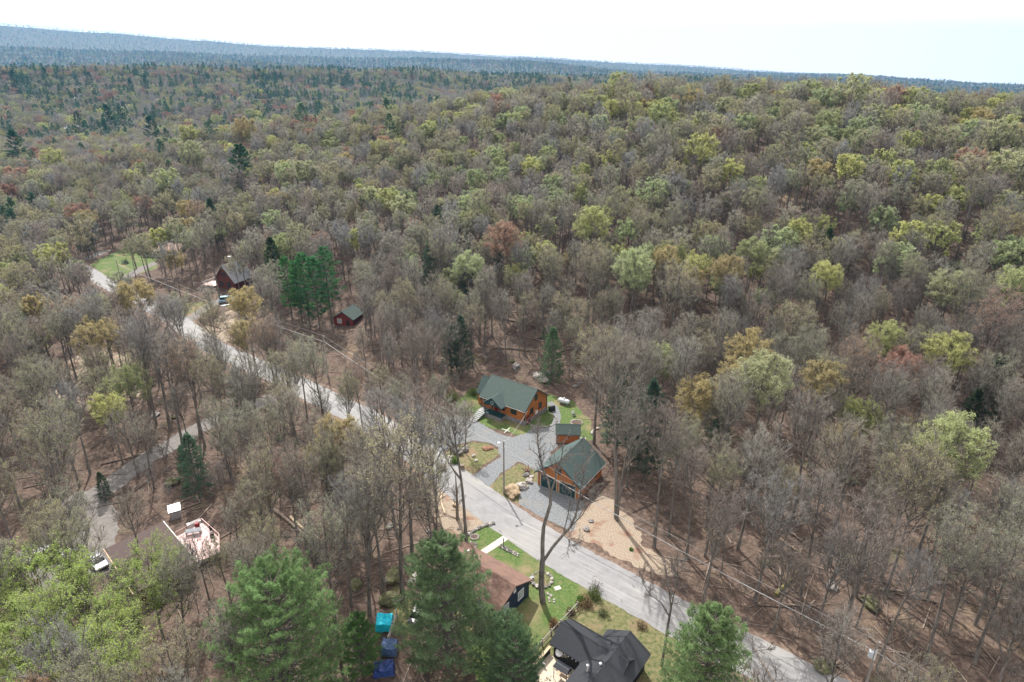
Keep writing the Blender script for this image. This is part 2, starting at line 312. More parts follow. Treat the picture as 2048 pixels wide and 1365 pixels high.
def decid(seed, Ht=18., cb=.4, R=4.4, nl=18, nsec=3, nter=5, ntw=6, tw=.022, nleaf=0, ls=.12, lean=.5, k=5, vase=1.0, r0=None, limbk=4, sag=1.0, branchw=1.0):
    """domed forest tree; returns (trunk Geo, crown Geo): trunk carries bark limbs, crown the twigs (mat 0) and leaves (mat 1)"""
    rng = np.random.default_rng(seed); T, C = Geo(), Geo()
    tt = np.linspace(0, 1, 8); r0 = r0 or .0086*Ht+.02
    wig = np.cumsum(rng.normal(0, .12, (8, 2)), 0)*tt[:, None]+rng.normal(0, lean, 2)[None]*tt[:, None]
    P = np.column_stack([wig*Ht/18, tt*Ht*.9]); P[0] = (0, 0, -.3)
    rad = r0*(1-tt)**.7*.95+.025; rad[0] *= 1.3
    tubes(T, P[:-1], P[1:], rad[:-1], rad[1:], k, 0)
    up_, dn = Ht*(1-cb)*.42, Ht*(1-cb)*.58; zc = Ht-up_                       # dome: ellipsoid centre and half heights
    lob = rng.uniform(0, 6.28, 3)
    def env(Q, s=1.0):                                                        # >1 outside the crown outline
        d = Q-np.array([P[-1, 0]*.8, P[-1, 1]*.8, zc]); a = np.arctan2(d[:, 1], d[:, 0])
        rr = R*s*(1+.13*np.sin(2*a+lob[0])+.09*np.sin(3*a+lob[1])+.06*np.sin(5*a+lob[2]+d[:, 2]))
        return np.sqrt((d[:, 0]**2+d[:, 1]**2)/rr**2+(d[:, 2]/np.where(d[:, 2] > 0, up_*s, dn*s))**2)
    i_ = np.arange(nl); el = np.arcsin(np.clip(-.35+1.32*(i_+.5)/nl, -1, 1)); az = i_*2.4+rng.normal(0, .3, nl); lr = rng.uniform(.62, .92, nl)
    tgt = np.column_stack([R*np.cos(el)*np.cos(az), R*np.cos(el)*np.sin(az), np.where(el > 0, up_, dn)*np.sin(el)])*lr[:, None]+[P[-1, 0]*.8, P[-1, 1]*.8, zc]
    drop = np.hypot(tgt[:, 0], tgt[:, 1])*(.75+.5*rng.random(nl))*vase
    zs = np.clip(tgt[:, 2]-drop-.6, Ht*cb*.72, Ht*.84); zs = np.minimum(zs, tgt[:, 2]-.3)
    A = np.column_stack([np.interp(zs/(Ht*.9), tt, P[:, q]) for q in range(3)]); rl = np.interp(zs/(Ht*.9), tt, rad)*rng.uniform(.4, .65, nl)
    mid = (A+tgt)/2+np.column_stack([(tgt-A)[:, 0]*.12, (tgt-A)[:, 1]*.12, -np.abs(rng.normal(.3, .25, nl))*sag])+rng.normal(0, .2, (nl, 3))
    SA, SD, SL, ST = [], [], [], []; prev = A; Ltot = np.linalg.norm(tgt-A, axis=1)
    for q in range(1, 5):
        t = q/4; B = (1-t)**2*A+2*t*(1-t)*mid+t*t*tgt+rng.normal(0, .12, A.shape)
        tubes(T, prev, B, rl*(1-(q-1)*.21), rl*(1-q*.21)+.01, limbk, 0)
        d = B-prev; L = np.linalg.norm(d, axis=1)
        if q > 1: SA.append(prev); SD.append(d/L[:, None]); SL.append(L); ST.append(Ltot)
        prev = B
    SA, SD, SL, ST = map(np.concatenate, (SA, SD, SL, ST))
    A2, D2, L2 = spawn(SA, SD, SL, nsec, .1, math.radians(40), np.clip(ST*.33, .8, 2.4), .22, rng)
    tubes(T, A2, A2+D2*L2[:, None], (.028+.010*L2)*branchw, .012, 3, 0)
    A3, D3, L3 = spawn(A2, D2, L2, nter, .15, math.radians(38), np.clip(L2*.55, .5, 1.3), .22, rng)
    ok = env(A3+D3*L3[:, None]) < 1.05; A3, D3, L3 = A3[ok], D3[ok], L3[ok]
    tubes(C, A3, A3+D3*L3[:, None], tw*.6, tw*.3, 3, 0, rng.random(len(A3)))
    A4, D4, L4 = spawn(A3, D3, L3, ntw, .15, math.radians(34), np.maximum(L3*.8, .5), .16, rng)
    ok = env(A4+D4*L4[:, None]) < 1.1; ix = np.nonzero(ok)[0]; A4, D4, L4 = A4[ok], D4[ok], L4[ok]
    needles(C, A4, D4, L4, tw, rng, 0)
    if nleaf:
        k_ = rng.integers(0, len(A4), nleaf)
        Pt = A4[k_]+D4[k_]*(L4[k_]*rng.uniform(.2, 1.05, nleaf))[:, None]+rng.normal(0, .09, (nleaf, 3))
        e = env(Pt); rr = np.clip(.55*np.clip((e-.35)/.7, 0, 1)+.45*rng.random(nleaf), 0, 1)
        leaves(C, Pt, ls, rng, 1, rng.random(nleaf))
    return T, C

def pine(seed, Ht=23., cb=.3, R=4.2, step=1.0, nb=5, ntuft=13, nn=13, nl=.42, nw=.07, droop=-.02, prof=((0, .55), (.25, 1), (.6, .75), (1, .12)), up=.18, r0=None, flat=.35, irregular=.3, k=5):
    rng = np.random.default_rng(seed); T, C = Geo(), Geo(); r0 = r0 or .011*Ht+.02
    tt = np.linspace(0, 1, 6); P = np.column_stack([rng.normal(0, .12, 6)*tt, rng.normal(0, .12, 6)*tt, tt*Ht]); P[0, 2] = -.3
    rad = r0*(1-tt)+.03; tubes(T, P[:-1], P[1:], rad[:-1], rad[1:], k, 0)
    zs = np.arange(cb*Ht, Ht*.985, step); A = []; D = []; L = []
    for z in zs:
        s = (z-cb*Ht)/(Ht*(1-cb)); m = rng.integers(nb-1, nb+2); a0 = rng.uniform(0, 6.3)
        for i in range(m):
            a = a0+i*6.283/m+rng.normal(0, .25)
            A.append((0, 0, z+rng.normal(0, .15*step))); e = up+droop*10*(1-s)+.5*s+rng.normal(0, .1)
            D.append((math.cos(a), math.sin(a), e)); L.append(max(.3, R*np.interp(s, *zip(*prof))*rng.uniform(1-irregular, 1+irregular*.6)))
    A = np.array(A); D = nrm(np.array(D)); L = np.array(L)
    B = A+D*L[:, None]; tubes(T, A, B, .03+.01*L, .012, 3, 0)
    lev = rng.random(len(A))
    t = rng.uniform(.22, 1, (len(A), ntuft)); nt_ = np.sqrt(t)
    q = nrm(np.cross(D, [[0, 0, 1.]])); lat = rng.normal(0, 1, (len(A), ntuft))*L[:, None]*.17*(1.15-t)
    Pt = A[:, None]+D[:, None]*(L[:, None]*nt_)[..., None]+q[:, None]*lat[..., None]
    Pt[..., 2] += rng.normal(0, .10, lat.shape)-np.abs(lat)*.12+.06*L[:, None]*nt_**2
    Pt = Pt.reshape(-1, 3); Dt = np.repeat(D, ntuft, 0); lv = np.repeat(lev, ntuft)
    n = len(Pt)*nn; dd = nrm(np.repeat(Dt, nn, 0)*.5+rng.normal(0, .6, (n, 3))*np.array([1, 1, flat*2]))
    r_ = np.clip(.5*np.repeat(lv, nn)+.5*rng.random(n), 0, 1)
    needles(C, np.repeat(Pt, nn, 0), dd, nl*rng.uniform(.6, 1.3, n), nw, rng, 0, r_)
    return T, C

def joinmesh(name, T, C, mats):
    """one mesh of trunk (mat 0) and crown (mats 1, 2)"""
    G = Geo()
    for g, o in ((T, 0), (C, 1)):
        V = np.concatenate(g.V); base = G.n; G.V.append(V); G.n += len(V)
        for F, mm, r in zip(g.F3, g.m3, g.r3): G.F3.append(F+base); G.m3.append(mm+o); G.r3.append(r)
        for F, mm, r in zip(g.F4, g.m4, g.r4): G.F4.append(F+base); G.m4.append(mm+o); G.r4.append(r)
    return G.mesh(name, mats)

# ------------------------------------------------------------------ object helpers
COL = scene.collection
def link(o, parent=None):
    COL.objects.link(o)
    if parent is not None: o.parent = parent
    return o
def tag(o, label=None, cat=None, group=None, kind=None):
    for k_, v in (('label', label), ('category', cat), ('group', group), ('kind', kind)):
        if v: o[k_] = v
    return o
def thing(name, loc, rz, label, cat, group=None):
    o = bpy.data.objects.new(name, None); o.location = [float(c) for c in loc]; o.rotation_euler = (0, 0, rz); o.empty_display_size = .5
    link(o); return tag(o, label, cat, group)
class MB:
    def __init__(s): s.v = []; s.f = []; s.smooth = False
    def face(s, pts):
        n = len(s.v); s.v += [tuple(map(float, p)) for p in pts]; s.f.append(tuple(range(n, n+len(pts)))); return s
    def box(s, x0, y0, z0, x1, y1, z1):
        n = len(s.v); s.v += [(x, y, z) for z in (z0, z1) for x, y in ((x0, y0), (x1, y0), (x1, y1), (x0, y1))]
        s.f += [tuple(n+i for i in q) for q in ((3, 2, 1, 0), (4, 5, 6, 7), (0, 1, 5, 4), (1, 2, 6, 5), (2, 3, 7, 6), (3, 0, 4, 7))]; return s
    def hexa(s, bot, top):
        n = len(s.v); s.v += [tuple(map(float, p)) for p in list(bot)+list(top)]; k = len(bot)
        s.f.append(tuple(n+i for i in reversed(range(k)))); s.f.append(tuple(n+k+i for i in range(k)))
        for i in range(k): j = (i+1) % k; s.f.append((n+i, n+j, n+k+j, n+k+i))
        return s
    def tube(s, pts, r, k=6, cap=True):
        pts = [Vector(p) for p in pts]; rs = r if isinstance(r, (list, tuple)) else [r]*len(pts); n0 = len(s.v)
        for i, p in enumerate(pts):
            d = (pts[min(i+1, len(pts)-1)]-pts[max(i-1, 0)]).normalized()
            u = d.cross(Vector((0, 0, 1)) if abs(d.z) < .9 else Vector((1, 0, 0))).normalized(); w = d.cross(u)
            for j in range(k):
                a = 2*math.pi*j/k; q = p+(u*math.cos(a)+w*math.sin(a))*rs[i]; s.v.append(tuple(q))
        for i in range(len(pts)-1):
            for j in range(k):
                a = n0+i*k+j; b = n0+i*k+(j+1) % k; s.f.append((a, b, b+k, a+k))
        if cap:
            s.f.append(tuple(n0+j for j in reversed(range(k)))); e = n0+(len(pts)-1)*k; s.f.append(tuple(e+j for j in range(k)))
        return s
    def lathe(s, prof, c=(0, 0), k=12):
        n0 = len(s.v)
        for r, z in prof:
            for j in range(k): a = 2*math.pi*j/k; s.v.append((c[0]+r*math.cos(a), c[1]+r*math.sin(a), z))
        for i in range(len(prof)-1):
            for j in range(k):
                a = n0+i*k+j; b = n0+i*k+(j+1) % k; s.f.append((a, b, b+k, a+k))
        s.f.append(tuple(n0+j for j in reversed(range(k)))); e = n0+(len(prof)-1)*k; s.f.append(tuple(e+j for j in range(k)))
        return s
    def extr_x(s, prof, x0, x1):     # profile in (y,z)
        return s.hexa([(x0, y, z) for y, z in prof], [(x1, y, z) for y, z in prof])
    def extr_y(s, prof, y0, y1):
        return s.hexa([(x, y0, z) for x, z in prof], [(x, y1, z) for x, z in prof])
    def build(s, name, mat, parent=None, bevel=0, smooth=False, sub=0):
        me = bpy.data.meshes.new(name); me.from_pydata(s.v, [], s.f); me.materials.append(mat)
        import bmesh
        bm = bmesh.new(); bm.from_mesh(me); bmesh.ops.recalc_face_normals(bm, faces=bm.faces); bm.to_mesh(me); bm.free()
        if smooth: me.polygons.foreach_set('use_smooth', [True]*len(me.polygons))
        o = bpy.data.objects.new(name, me); link(o, parent)
        if bevel:
            b = o.modifiers.new('b', 'BEVEL'); b.width = bevel; b.segments = 2; b.limit_method = 'ANGLE'
        if sub:
            b = o.modifiers.new('s', 'SUBSURF'); b.levels = sub; b.render_levels = sub
        return o

# ------------------------------------------------------------------ terrain
azs = np.radians(np.unique(np.concatenate([np.linspace(-180, -55, 26), np.linspace(-55, 55, 230), np.linspace(55, 180, 26)])))[:-1]
rs = np.concatenate([[0.01], np.linspace(40, 600, 90), np.geomspace(620, 7600, 110)])
A_, R_ = np.meshgrid(azs, rs); X_ = R_*np.sin(A_); Y_ = R_*np.cos(A_); Z_ = hgt(X_, Y_)
def skyz(x, y):   # tree-like roughness on the far hills, where no single trees are built
    return 0
V = np.column_stack([X_.ravel(), Y_.ravel(), Z_.ravel()]); na = len(azs)
i, j = np.meshgrid(np.arange(len(rs)-1), np.arange(na), indexing='ij'); j2 = (j+1) % na
Fq = np.stack([i*na+j, (i+1)*na+j, (i+1)*na+j2, i*na+j2], -1).reshape(-1, 4)[:, ::-1]
g = Geo(); g.add(V, Fq); me = g.mesh('ground', [M['ground']]); me.polygons.foreach_set('use_smooth', [True]*len(me.polygons))
tag(link(bpy.data.objects.new('ground', me)), kind='structure')

# ------------------------------------------------------------------ flat sheets on the near ground
rnd = random.Random(5)
def inside(poly, x, y):
    poly = np.asarray(poly)[:, :2]; x = np.atleast_1d(x); y = np.atleast_1d(y); c = np.zeros(len(x), bool)
    j = len(poly)-1
    for i in range(len(poly)):
        xi, yi = poly[i]; xj, yj = poly[j]
        m = ((yi > y) != (yj > y)) & (x < (xj-xi)*(y-yi)/((yj-yi) or 1e-9)+xi); c ^= m; j = i
    return c
def ragged(pts, jit, step=.6):
    out = []; n = len(pts)
    for i in range(n):
        a, b = np.array(pts[i][:2]), np.array(pts[(i+1) % n][:2]); L = np.linalg.norm(b-a); k = max(1, int(L/step)); d = (b-a)/max(L, 1e-6); nn = np.array([-d[1], d[0]])
        for q in range(k):
            p = a+(b-a)*q/k; w = noise.noise(Vector((p[0]*.35, p[1]*.35, 3)))*1.4+noise.noise(Vector((p[0]*1.3, p[1]*1.3, 7)))
            out.append(p+nn*w*jit)
    return out
def sheet(name, pts, mat, z, jit=.4, kind='structure', **kw):
    q = ragged(pts, jit) if jit else [p[:2] for p in pts]
    o = MB().face([(p[0], p[1], z) for p in q]).build(name, mat)
    for pl in o.data.polygons:
        if pl.normal.z < 0: o.data.flip_normals(); break
    tag(o, kind=kind, **kw); return q
c5 = lambda x, y: at(850+x/3.412, 680+y/3.412)
c4 = lambda x, y: at(650+x/2.926, 900+y/2.926)
def smooth_line(P, n=8):
    P = [np.array(p[:2], float) for p in P]; out = []
    for i in range(len(P)-1):
        p0, p1, p2, p3 = P[max(i-1, 0)], P[i], P[i+1], P[min(i+2, len(P)-1)]
        for k in range(n):
            t = k/n; out.append(.5*((2*p1)+(-p0+p2)*t+(2*p0-5*p1+4*p2-p3)*t*t+(-p0+3*p1-3*p2+p3)*t**3))
    out.append(P[-1]); return np.array(out)
def band(line, w):
    d = np.gradient(line, axis=0); d = d/np.linalg.norm(d, axis=1, keepdims=True); n = np.column_stack([-d[:, 1], d[:, 0]])
    w = np.broadcast_to(w, len(line))[:, None]
    return list(line+n*w/2)+list((line-n*w/2)[::-1])
ROAD = smooth_line([(72, 24), (52, 39)]+[at(*q) for q in [(1620, 1372), (1340, 1228), (1090, 1088), (940, 985), (840, 908), (740, 842), (666, 806), (547, 747), (424, 693), (359, 645), (290, 607), (205, 563), (178, 545), (100, 505), (40, 484), (-60, 460)]])
sheet('road_shoulder', band(ROAD, 8.4), M['shoulder'], .004, .35)
RW = np.interp(np.hypot(ROAD[:, 0], ROAD[:, 1]), [90, 230], [6.7, 5.5])
sheet('road', band(ROAD, RW), M['road'], .024, .16)
LANE = smooth_line([at(*q) for q in [(600, 772), (548, 795), (471, 826), (410, 850), (325, 900), (273, 932), (215, 975), (165, 1010), (140, 1060), (130, 1110), (110, 1180)]])
sheet('gravel_lane', band(LANE, 4.6), M['lane'], .014, .25)
sheet('parking_area', [at(*q) for q in [(150, 985), (205, 985), (240, 1030), (225, 1110), (230, 1150), (60, 1160), (30, 1110), (90, 1060), (120, 1010)]], M['lane'], .010, .5)
sheet('gravel_driveway', [c5(*q) for q in [(-60, 800), (-30, 690), (60, 600), (150, 530), (260, 520), (400, 580), (500, 640), (600, 668), (690, 640), (740, 590), (830, 604), (895, 590), (905, 720), (850, 770), (870, 840), (760, 890), (640, 835), (520, 905), (440, 1010), (330, 935), (420, 850), (520, 800), (500, 740), (430, 700), (330, 690), (180, 720), (120, 790), (30, 800)]], M['gravel'], .012, .3)
sheet('garage_apron', [c5(*q) for q in [(640, 1040), (735, 965), (780, 985), (1062, 1095), (1090, 1110), (1010, 1310), (880, 1250), (760, 1190), (640, 1120)]], M['gravel'], .013, .15)
sheet('stone_walk', band(smooth_line([c5(*q) for q in [(845, 425), (880, 460), (900, 520), (885, 580), (830, 610), (730, 650)]]), 1.5), M['gravel'], .016, .08)
sheet('yard_lawn', [c5(*q) for q in [(600, 640), (400, 590), (330, 500), (190, 470), (240, 390), (400, 300), (560, 500), (830, 380), (880, 380), (1010, 420), (1120, 540), (1160, 680), (1060, 700), (900, 640), (740, 620), (690, 650)]], M['lawn'], .007, .4)
sheet('island_lawn', [c5(*q) for q in [(110, 810), (190, 730), (330, 700), (440, 710), (515, 770), (450, 830), (320, 910), (250, 890)]], M['thinlawn'], .009, .3)
sheet('verge_lawn', [c5(*q) for q in [(440, 1000), (540, 910), (640, 840), (760, 880), (800, 900), (780, 980), (735, 960), (640, 1040), (650, 1120), (560, 1090)]], M['thinlawn'], .009, .25)
sheet('front_lawn', [c4(*q) for q in [(700, 560), (860, 480), (985, 440), (1080, 500), (1300, 640), (1500, 760), (1560, 800), (1500, 930), (1200, 1180), (1180, 1400), (900, 1400), (760, 1000), (480, 720)]], M['lawn'], .007, .4)
sheet('side_lawn', [c4(*q) for q in [(1560, 800), (1640, 850), (1990, 1060), (2150, 1180), (2100, 1420), (1200, 1420), (1200, 1180), (1480, 940)]], M['thinlawn'], .008, .4)
sheet('back_grass', [c4(*q) for q in [(340, 860), (430, 790), (520, 860), (560, 1060), (480, 1130), (400, 980)]], M['thinlawn'], .006, .4)
sheet('front_path', band(np.array([at(955, 1112)[:2], at(985, 1093)[:2], at(1018, 1071)[:2]]), 1.15), M['concrete'], .014, 0)
sheet('dried_grass', [c4(*q) for q in [(1400, 420), (1480, 330), (1620, 270), (1700, 310), (1800, 420), (1860, 560), (2000, 640), (2060, 740), (1950, 740), (1700, 620), (1480, 520)]], M['straw'], .006, .6, kind='stuff', cat='dried grass', label='strewn straw bank beside the orange garage and road')
sheet('wood_chips', [c4(*q) for q in [(610, 220), (700, 230), (830, 330), (980, 430), (850, 480), (760, 500), (690, 470), (640, 380)]], M['straw'], .006, .5, kind='stuff', cat='wood chips', label='pale wood chips and straw beside the road below the snag')
sheet('pale_clearing', [at(*q) for q in [(105, 745), (170, 700), (250, 690), (300, 720), (290, 780), (215, 830), (120, 800)]], M['straw'], .005, 1.2, kind='stuff', cat='dried grass', label='pale straw clearing among the tall bare trees')
sheet('cabin_bank', [at(*q) for q in [(400, 660), (450, 625), (500, 615), (530, 640), (480, 680), (430, 690)]], M['straw'], .005, 1.2, kind='stuff', cat='dried grass', label='pale straw bank below the dark red cabin')
sheet('corner_lawn', [at(*q) for q in [(178, 530), (240, 500), (300, 482), (335, 505), (325, 535), (262, 552), (232, 565)]], M['lawn'], .009, .6)
sheet('corner_lane', band(smooth_line([at(*q) for q in [(172, 520), (215, 500), (260, 486), (300, 475)]]), 4), M['lane'], .006, .3)
sheet('ranch_drive', band(smooth_line([at(*q) for q in [(235, 566), (262, 550), (290, 535), (315, 525)]]), 4.0), M['lane'], .012, .3)
sheet('cabin_lawn', [at(*q) for q in [(330, 620), (370, 595), (430, 585), (450, 600), (410, 620), (360, 640)]], M['thinlawn'], .009, .8)
sheet('cabin_drive', band(smooth_line([at(*q) for q in [(365, 650), (400, 625), (430, 605), (455, 600)]]), 3.5), M['lane'], .012, .3)
sheet('dark_bank', [c5(*q) for q in [(560, 190), (800, 150), (900, 260), (1010, 400), (860, 370), (700, 260)]], M['dirt'], .005, .8)
OPEN = [[c5(*q) for q in [(-80, 830), (-40, 640), (120, 480), (330, 300), (430, 190), (560, 200), (860, 300), (1080, 420), (1150, 560), (1180, 700), (1280, 900), (1300, 1000), (1500, 1080), (1640, 1350), (1500, 1420), (900, 1300), (300, 1000)]],
        [c4(*q) for q in [(640, 560), (700, 420), (990, 420), (1560, 780), (2060, 1090), (2200, 1500), (560, 1500), (560, 900), (760, 900)]],
        [c4(*q) for q in [(1380, 420), (1500, 300), (1750, 250), (1820, 420), (1900, 560), (2060, 740), (1700, 640)]],
        [at(*q) for q in [(60, 1060), (150, 975), (230, 990), (300, 1040), (360, 1000), (460, 1040), (450, 1130), (300, 1160), (50, 1170)]],
        [at(*q) for q in [(170, 535), (230, 500), (330, 478), (390, 495), (370, 535), (262, 560), (235, 570)]],
        [at(*q) for q in [(330, 622), (370, 592), (430, 540), (500, 560), (505, 600), (440, 625), (380, 650)]],
        [at(*q) for q in [(650, 675), (660, 640), (720, 630), (740, 660), (700, 690)]],
        [at(*q) for q in [(730, 1225), (830, 1180), (850, 1240), (800, 1380), (730, 1380)]]]
def open_ground(x, y, pad=0):
    x = np.atleast_1d(x); y = np.atleast_1d(y); m = np.zeros(len(x), bool)
    for p in OPEN: m |= inside(p, x, y)
    for line, w in ((ROAD, 4.6), (LANE, 3.2)):
        d = np.min(np.hypot(x[:, None]-line[None, :, 0], y[:, None]-line[None, :, 1]), 1)
        m |= d < w+np.where(np.hypot(x, y) > 150, 1.2, 0)
    return m
# ------------------------------------------------------------------ buildings
def frame_at(p, deg): return (p[0], p[1], 0), math.radians(deg)
def wallbox(W, D, hw, hr, yr=None, name='wall', mat=None, parent=None, z0=0, gable='x', x0=0, y0=0):
    """closed body: pentagon gable; ridge along x (gable='x') or along y"""
    m = MB(); yr = (D/2 if gable == 'x' else W/2) if yr is None else yr
    if gable == 'x': m.extr_x([(y0, z0), (y0+D, z0), (y0+D, hw), (y0+yr, hr), (y0, hw)], x0, x0+W)
    else: m.extr_y([(x0, z0), (x0+W, z0), (x0+W, hw), (x0+yr, hr), (x0, hw)], y0, y0+D)
    return m.build(name, mat, parent)
def roof(W, D, hw, hr, yr=None, mat=None, parent=None, oh=.4, th=.16, gable='x', x0=0, y0=0, name='roof', oe=.4, ridge=True, trim=None):
    yr = (D/2 if gable == 'x' else W/2) if yr is None else yr; S = D if gable == 'x' else W
    s1 = (hr-hw)/yr; s2 = (hr-hw)/(S-yr); lift = .02
    prof = [(-oe, hw-s1*oe+lift), (yr, hr+lift), (S+oe, hw-s2*oe+lift), (S+oe, hw-s2*oe+lift+th), (yr, hr+lift+th*1.15), (-oe, hw-s1*oe+lift+th)]
    m = MB(); a, b = (x0-oh, x0+W+oh) if gable == 'x' else (y0-oh, y0+D+oh)
    def P(e, q): return (e, y0+q[0], q[1]) if gable == 'x' else (x0+q[0], e, q[1])
    for i0, i1, i2, i3 in ((0, 1, 4, 5), (1, 2, 3, 4)):
        m.face([P(a, prof[i]) for i in (i0, i1, i2, i3)]); m.face([P(b, prof[i]) for i in (i3, i2, i1, i0)])
    for i, j in ((0, 1), (1, 2), (2, 3), (3, 4), (4, 5), (5, 0)): m.face([P(a, prof[i]), P(a, prof[j]), P(b, prof[j]), P(b, prof[i])])
    o = m.build(name, mat, parent)
    if ridge:
        r = MB(); z = hr+lift+th*1.15
        pr = [(yr-.16, z-.16*s1+.03), (yr, z+.03), (yr+.16, z-.16*s2+.03), (yr+.16, z-.16*s2-.02), (yr, z-.02), (yr-.16, z-.16*s1-.02)]
        r.hexa([P(a+.01, q) for q in pr], [P(b-.01, q) for q in pr]); r.build('ridge_cap', mat, o)
    if trim:
        for e in (a-.03, b+.03):
            t = MB()
            for i0, i1, i2, i3 in ((0, 1, 4, 5), (1, 2, 3, 4)):
                q = [prof[i] for i in (i0, i1, i2, i3)]; q[0] = (q[0][0], q[0][1]-.08); q[1] = (q[1][0], q[1][1]-.08)
                d = .025; t.hexa([P(e-d, p) for p in q], [P(e+d, p) for p in q])
            t.build('barge_board', trim, o)
    return o
def win(side, a, z, w, h, parent, W=0, D=0, frame=None, glass=None, kind='window', bars=True, x0=0, y0=0):
    """frame > pane on a wall: side 'f' (y=y0), 'b', 'l' (x=x0), 'r' (x=x0+W)"""
    def bx(m, a0, z0, a1, z1, d0, d1):
        if side == 'f': m.box(a0, y0-d1, z0, a1, y0-d0, z1)
        elif side == 'b': m.box(a0, y0+D+d0, z0, a1, y0+D+d1, z1)
        elif side == 'r': m.box(x0+W+d0, a0, z0, x0+W+d1, a1, z1)
        else: m.box(x0-d1, a0, z0, x0-d0, a1, z1)
    f = .09; m = MB(); bx(m, a-f, z-f, a+w+f, z, 0, .07); bx(m, a-f, z+h, a+w+f, z+h+f, 0, .07); bx(m, a-f, z, a, z+h, 0, .07); bx(m, a+w, z, a+w+f, z+h, 0, .07)
    if bars: bx(m, a+w/2-.025, z, a+w/2+.025, z+h, .03, .06)
    o = m.build(kind, frame or M['blackframe'], parent); g_ = MB(); bx(g_, a, z, a+w, z+h, -.02, .028); g_.build('pane', glass or M['glass'], o); return o
def stonering(name, c, r, n, sz, label, mat, cat='stone ring', fill=None, z=0, arc=(0, 2*math.pi), group=None, rx=1.0, rot=0):
    root = thing(name, (c[0], c[1], z), rot, label, cat, group)
    rg = random.Random(int(abs(c[0]*97+c[1]*13)))
    for i in range(n):
        a = arc[0]+(arc[1]-arc[0])*i/(n if arc[1]-arc[0] > 6 else max(1, n-1)); s = sz*rg.uniform(.75, 1.2)
        o = stone_mesh((r*rx*math.cos(a), r*math.sin(a), s*.35), (s, s*.8, s*.6), rg.random()*100, M['boulder'] if rg.random() < .3 else mat, 'stone'); o.parent = root
    if fill: MB().lathe([(r*.93, .02), (r*.93, .12), (r*.3, .2)], k=16).build('planting', fill, root).scale = (rx, 1, 1)
    return root
STONE = {}
def stone_mesh(c, s, seed, mat, name):
    key = (mat.name, int(seed) % 5)
    if key not in STONE:
        import bmesh
        bm = bmesh.new(); bmesh.ops.create_icosphere(bm, subdivisions=3, radius=.5)
        for v in bm.verts:
            p = v.co.normalized(); n_ = noise.noise(p*1.4+Vector((key[1]*7, 0, 0)))*.5+noise.noise(p*3.5+Vector((0, key[1]*5, 0)))*.18
            p2 = p*(.5*(1+n_)); p2.z = max(p2.z, -.28); v.co = p2
        me = bpy.data.meshes.new(name); bm.to_mesh(me); bm.free(); me.materials.append(mat); STONE[key] = me
    o = bpy.data.objects.new(name, STONE[key]); link(o); o.location = [float(q) for q in c]; o.scale = [float(q) for q in s]; o.rotation_euler = (0, 0, seed*1.7); return o
def rock(p, s, label, mat='darkrock', name='rock', cat='rock', h=.6, group=None, seed=None, stretch=1.3):
    seed = abs(p[0]*3.1+p[1]) if seed is None else seed
    o = stone_mesh((p[0], p[1], s*h*.3), (s*stretch, s, s*h*1.2), seed, M[mat], name); tag(o, label, cat, group); return o

# --- orange house with green roof
loc, rz = frame_at((-6.3, 117.8), -36.5)
h = thing('log_house', loc, rz, 'orange log house with green shingle roof, gabled porch and stone base', 'house')
MB().box(-.12, -.12, -.3, 11.12, 8.12, .95).build('foundation', M['stone'], h)
wallbox(11, 8, 3.55, 6.5, mat=M['orange'], parent=h, z0=.95)
roof(11, 8, 3.55, 6.5, mat=M['roof_green'], parent=h, trim=M['teal'], oh=.35)
MB().box(-.35, -.47, 3.2, 11.35, -.40, 3.32).build('gutter', M['whitetrim'], h)
for nm, a, b in (('corner_post', -.05, -.05), ('corner_post', 10.85, -.05), ('corner_post', 10.85, 7.85)): MB().box(a, b, .95, a+.2, b+.2, 3.5).build(nm, M['teal'], h)
win('r', 2.0, 1.75, .85, 1.15, h, W=11); win('r', 5.0, 1.75, .85, 1.15, h, W=11); win('r', 3.55, 4.2, .8, 1.1, h, W=11)
win('f', 7.6, 1.8, 1.3, 1.05, h); win('f', .7, 1.8, 1.0, 1.05, h); win('f', 5.0, 1.8, .9, 1.05, h)
# porch
pg = MB().box(2.0, -1.75, -.25, 6.3, -.14, .9).build('porch_base', M['stone'], h); MB().box(1.95, -1.8, .9, 6.35, -.125, 1.02).build('porch_floor', M['teal'], pg)
s1 = (4.75-3.2)/2.15
pr = MB()
for sgn in (-1, 1):
    xe = 4.15+sgn*2.45; 
    pr.hexa([(4.15, -2.0, 4.85), (xe, -2.0, 3.05), (xe, .3 if True else 0, 3.05), (4.15, 2.3, 4.85)], [(4.15, -2.0, 5.0), (xe, -2.0, 3.2), (xe, .3, 3.2), (4.15, 2.3, 5.0)])
pr.build('porch_roof', M['roof_dgreen'], h)
gb = MB().hexa([(2.0, -1.85, 3.15), (6.3, -1.85, 3.15), (4.15, -1.85, 4.78)], [(2.0, -1.7, 3.15), (6.3, -1.7, 3.15), (4.15, -1.7, 4.78)]).build('porch_gable', M['teal'], h)
MB().tube([(4.15+.34*math.cos(a), -1.88, 3.8+.34*math.sin(a)) for a in np.linspace(0, 2*math.pi, 17)], .035, 5).build('ring_ornament', M['whitetrim'], gb)
for px_ in (2.1, 4.0, 6.05): MB().box(px_, -1.75, 1.02, px_+.14, -1.61, 3.15).build('porch_post', M['teal'], h)
rl = MB()
for za in (1.25, 1.9): rl.box(2.24, -1.73, za, 3.99, -1.66, za+.07); rl.box(4.14, -1.73, za, 6.05, -1.66, za+.07)
for i in range(14):
    xx = 2.35+i*.26
    if not 3.95 < xx < 4.2: rl.box(xx, -1.71, 1.32, xx+.05, -1.68, 1.9)
rl.build('porch_railing', M['teal'], h)
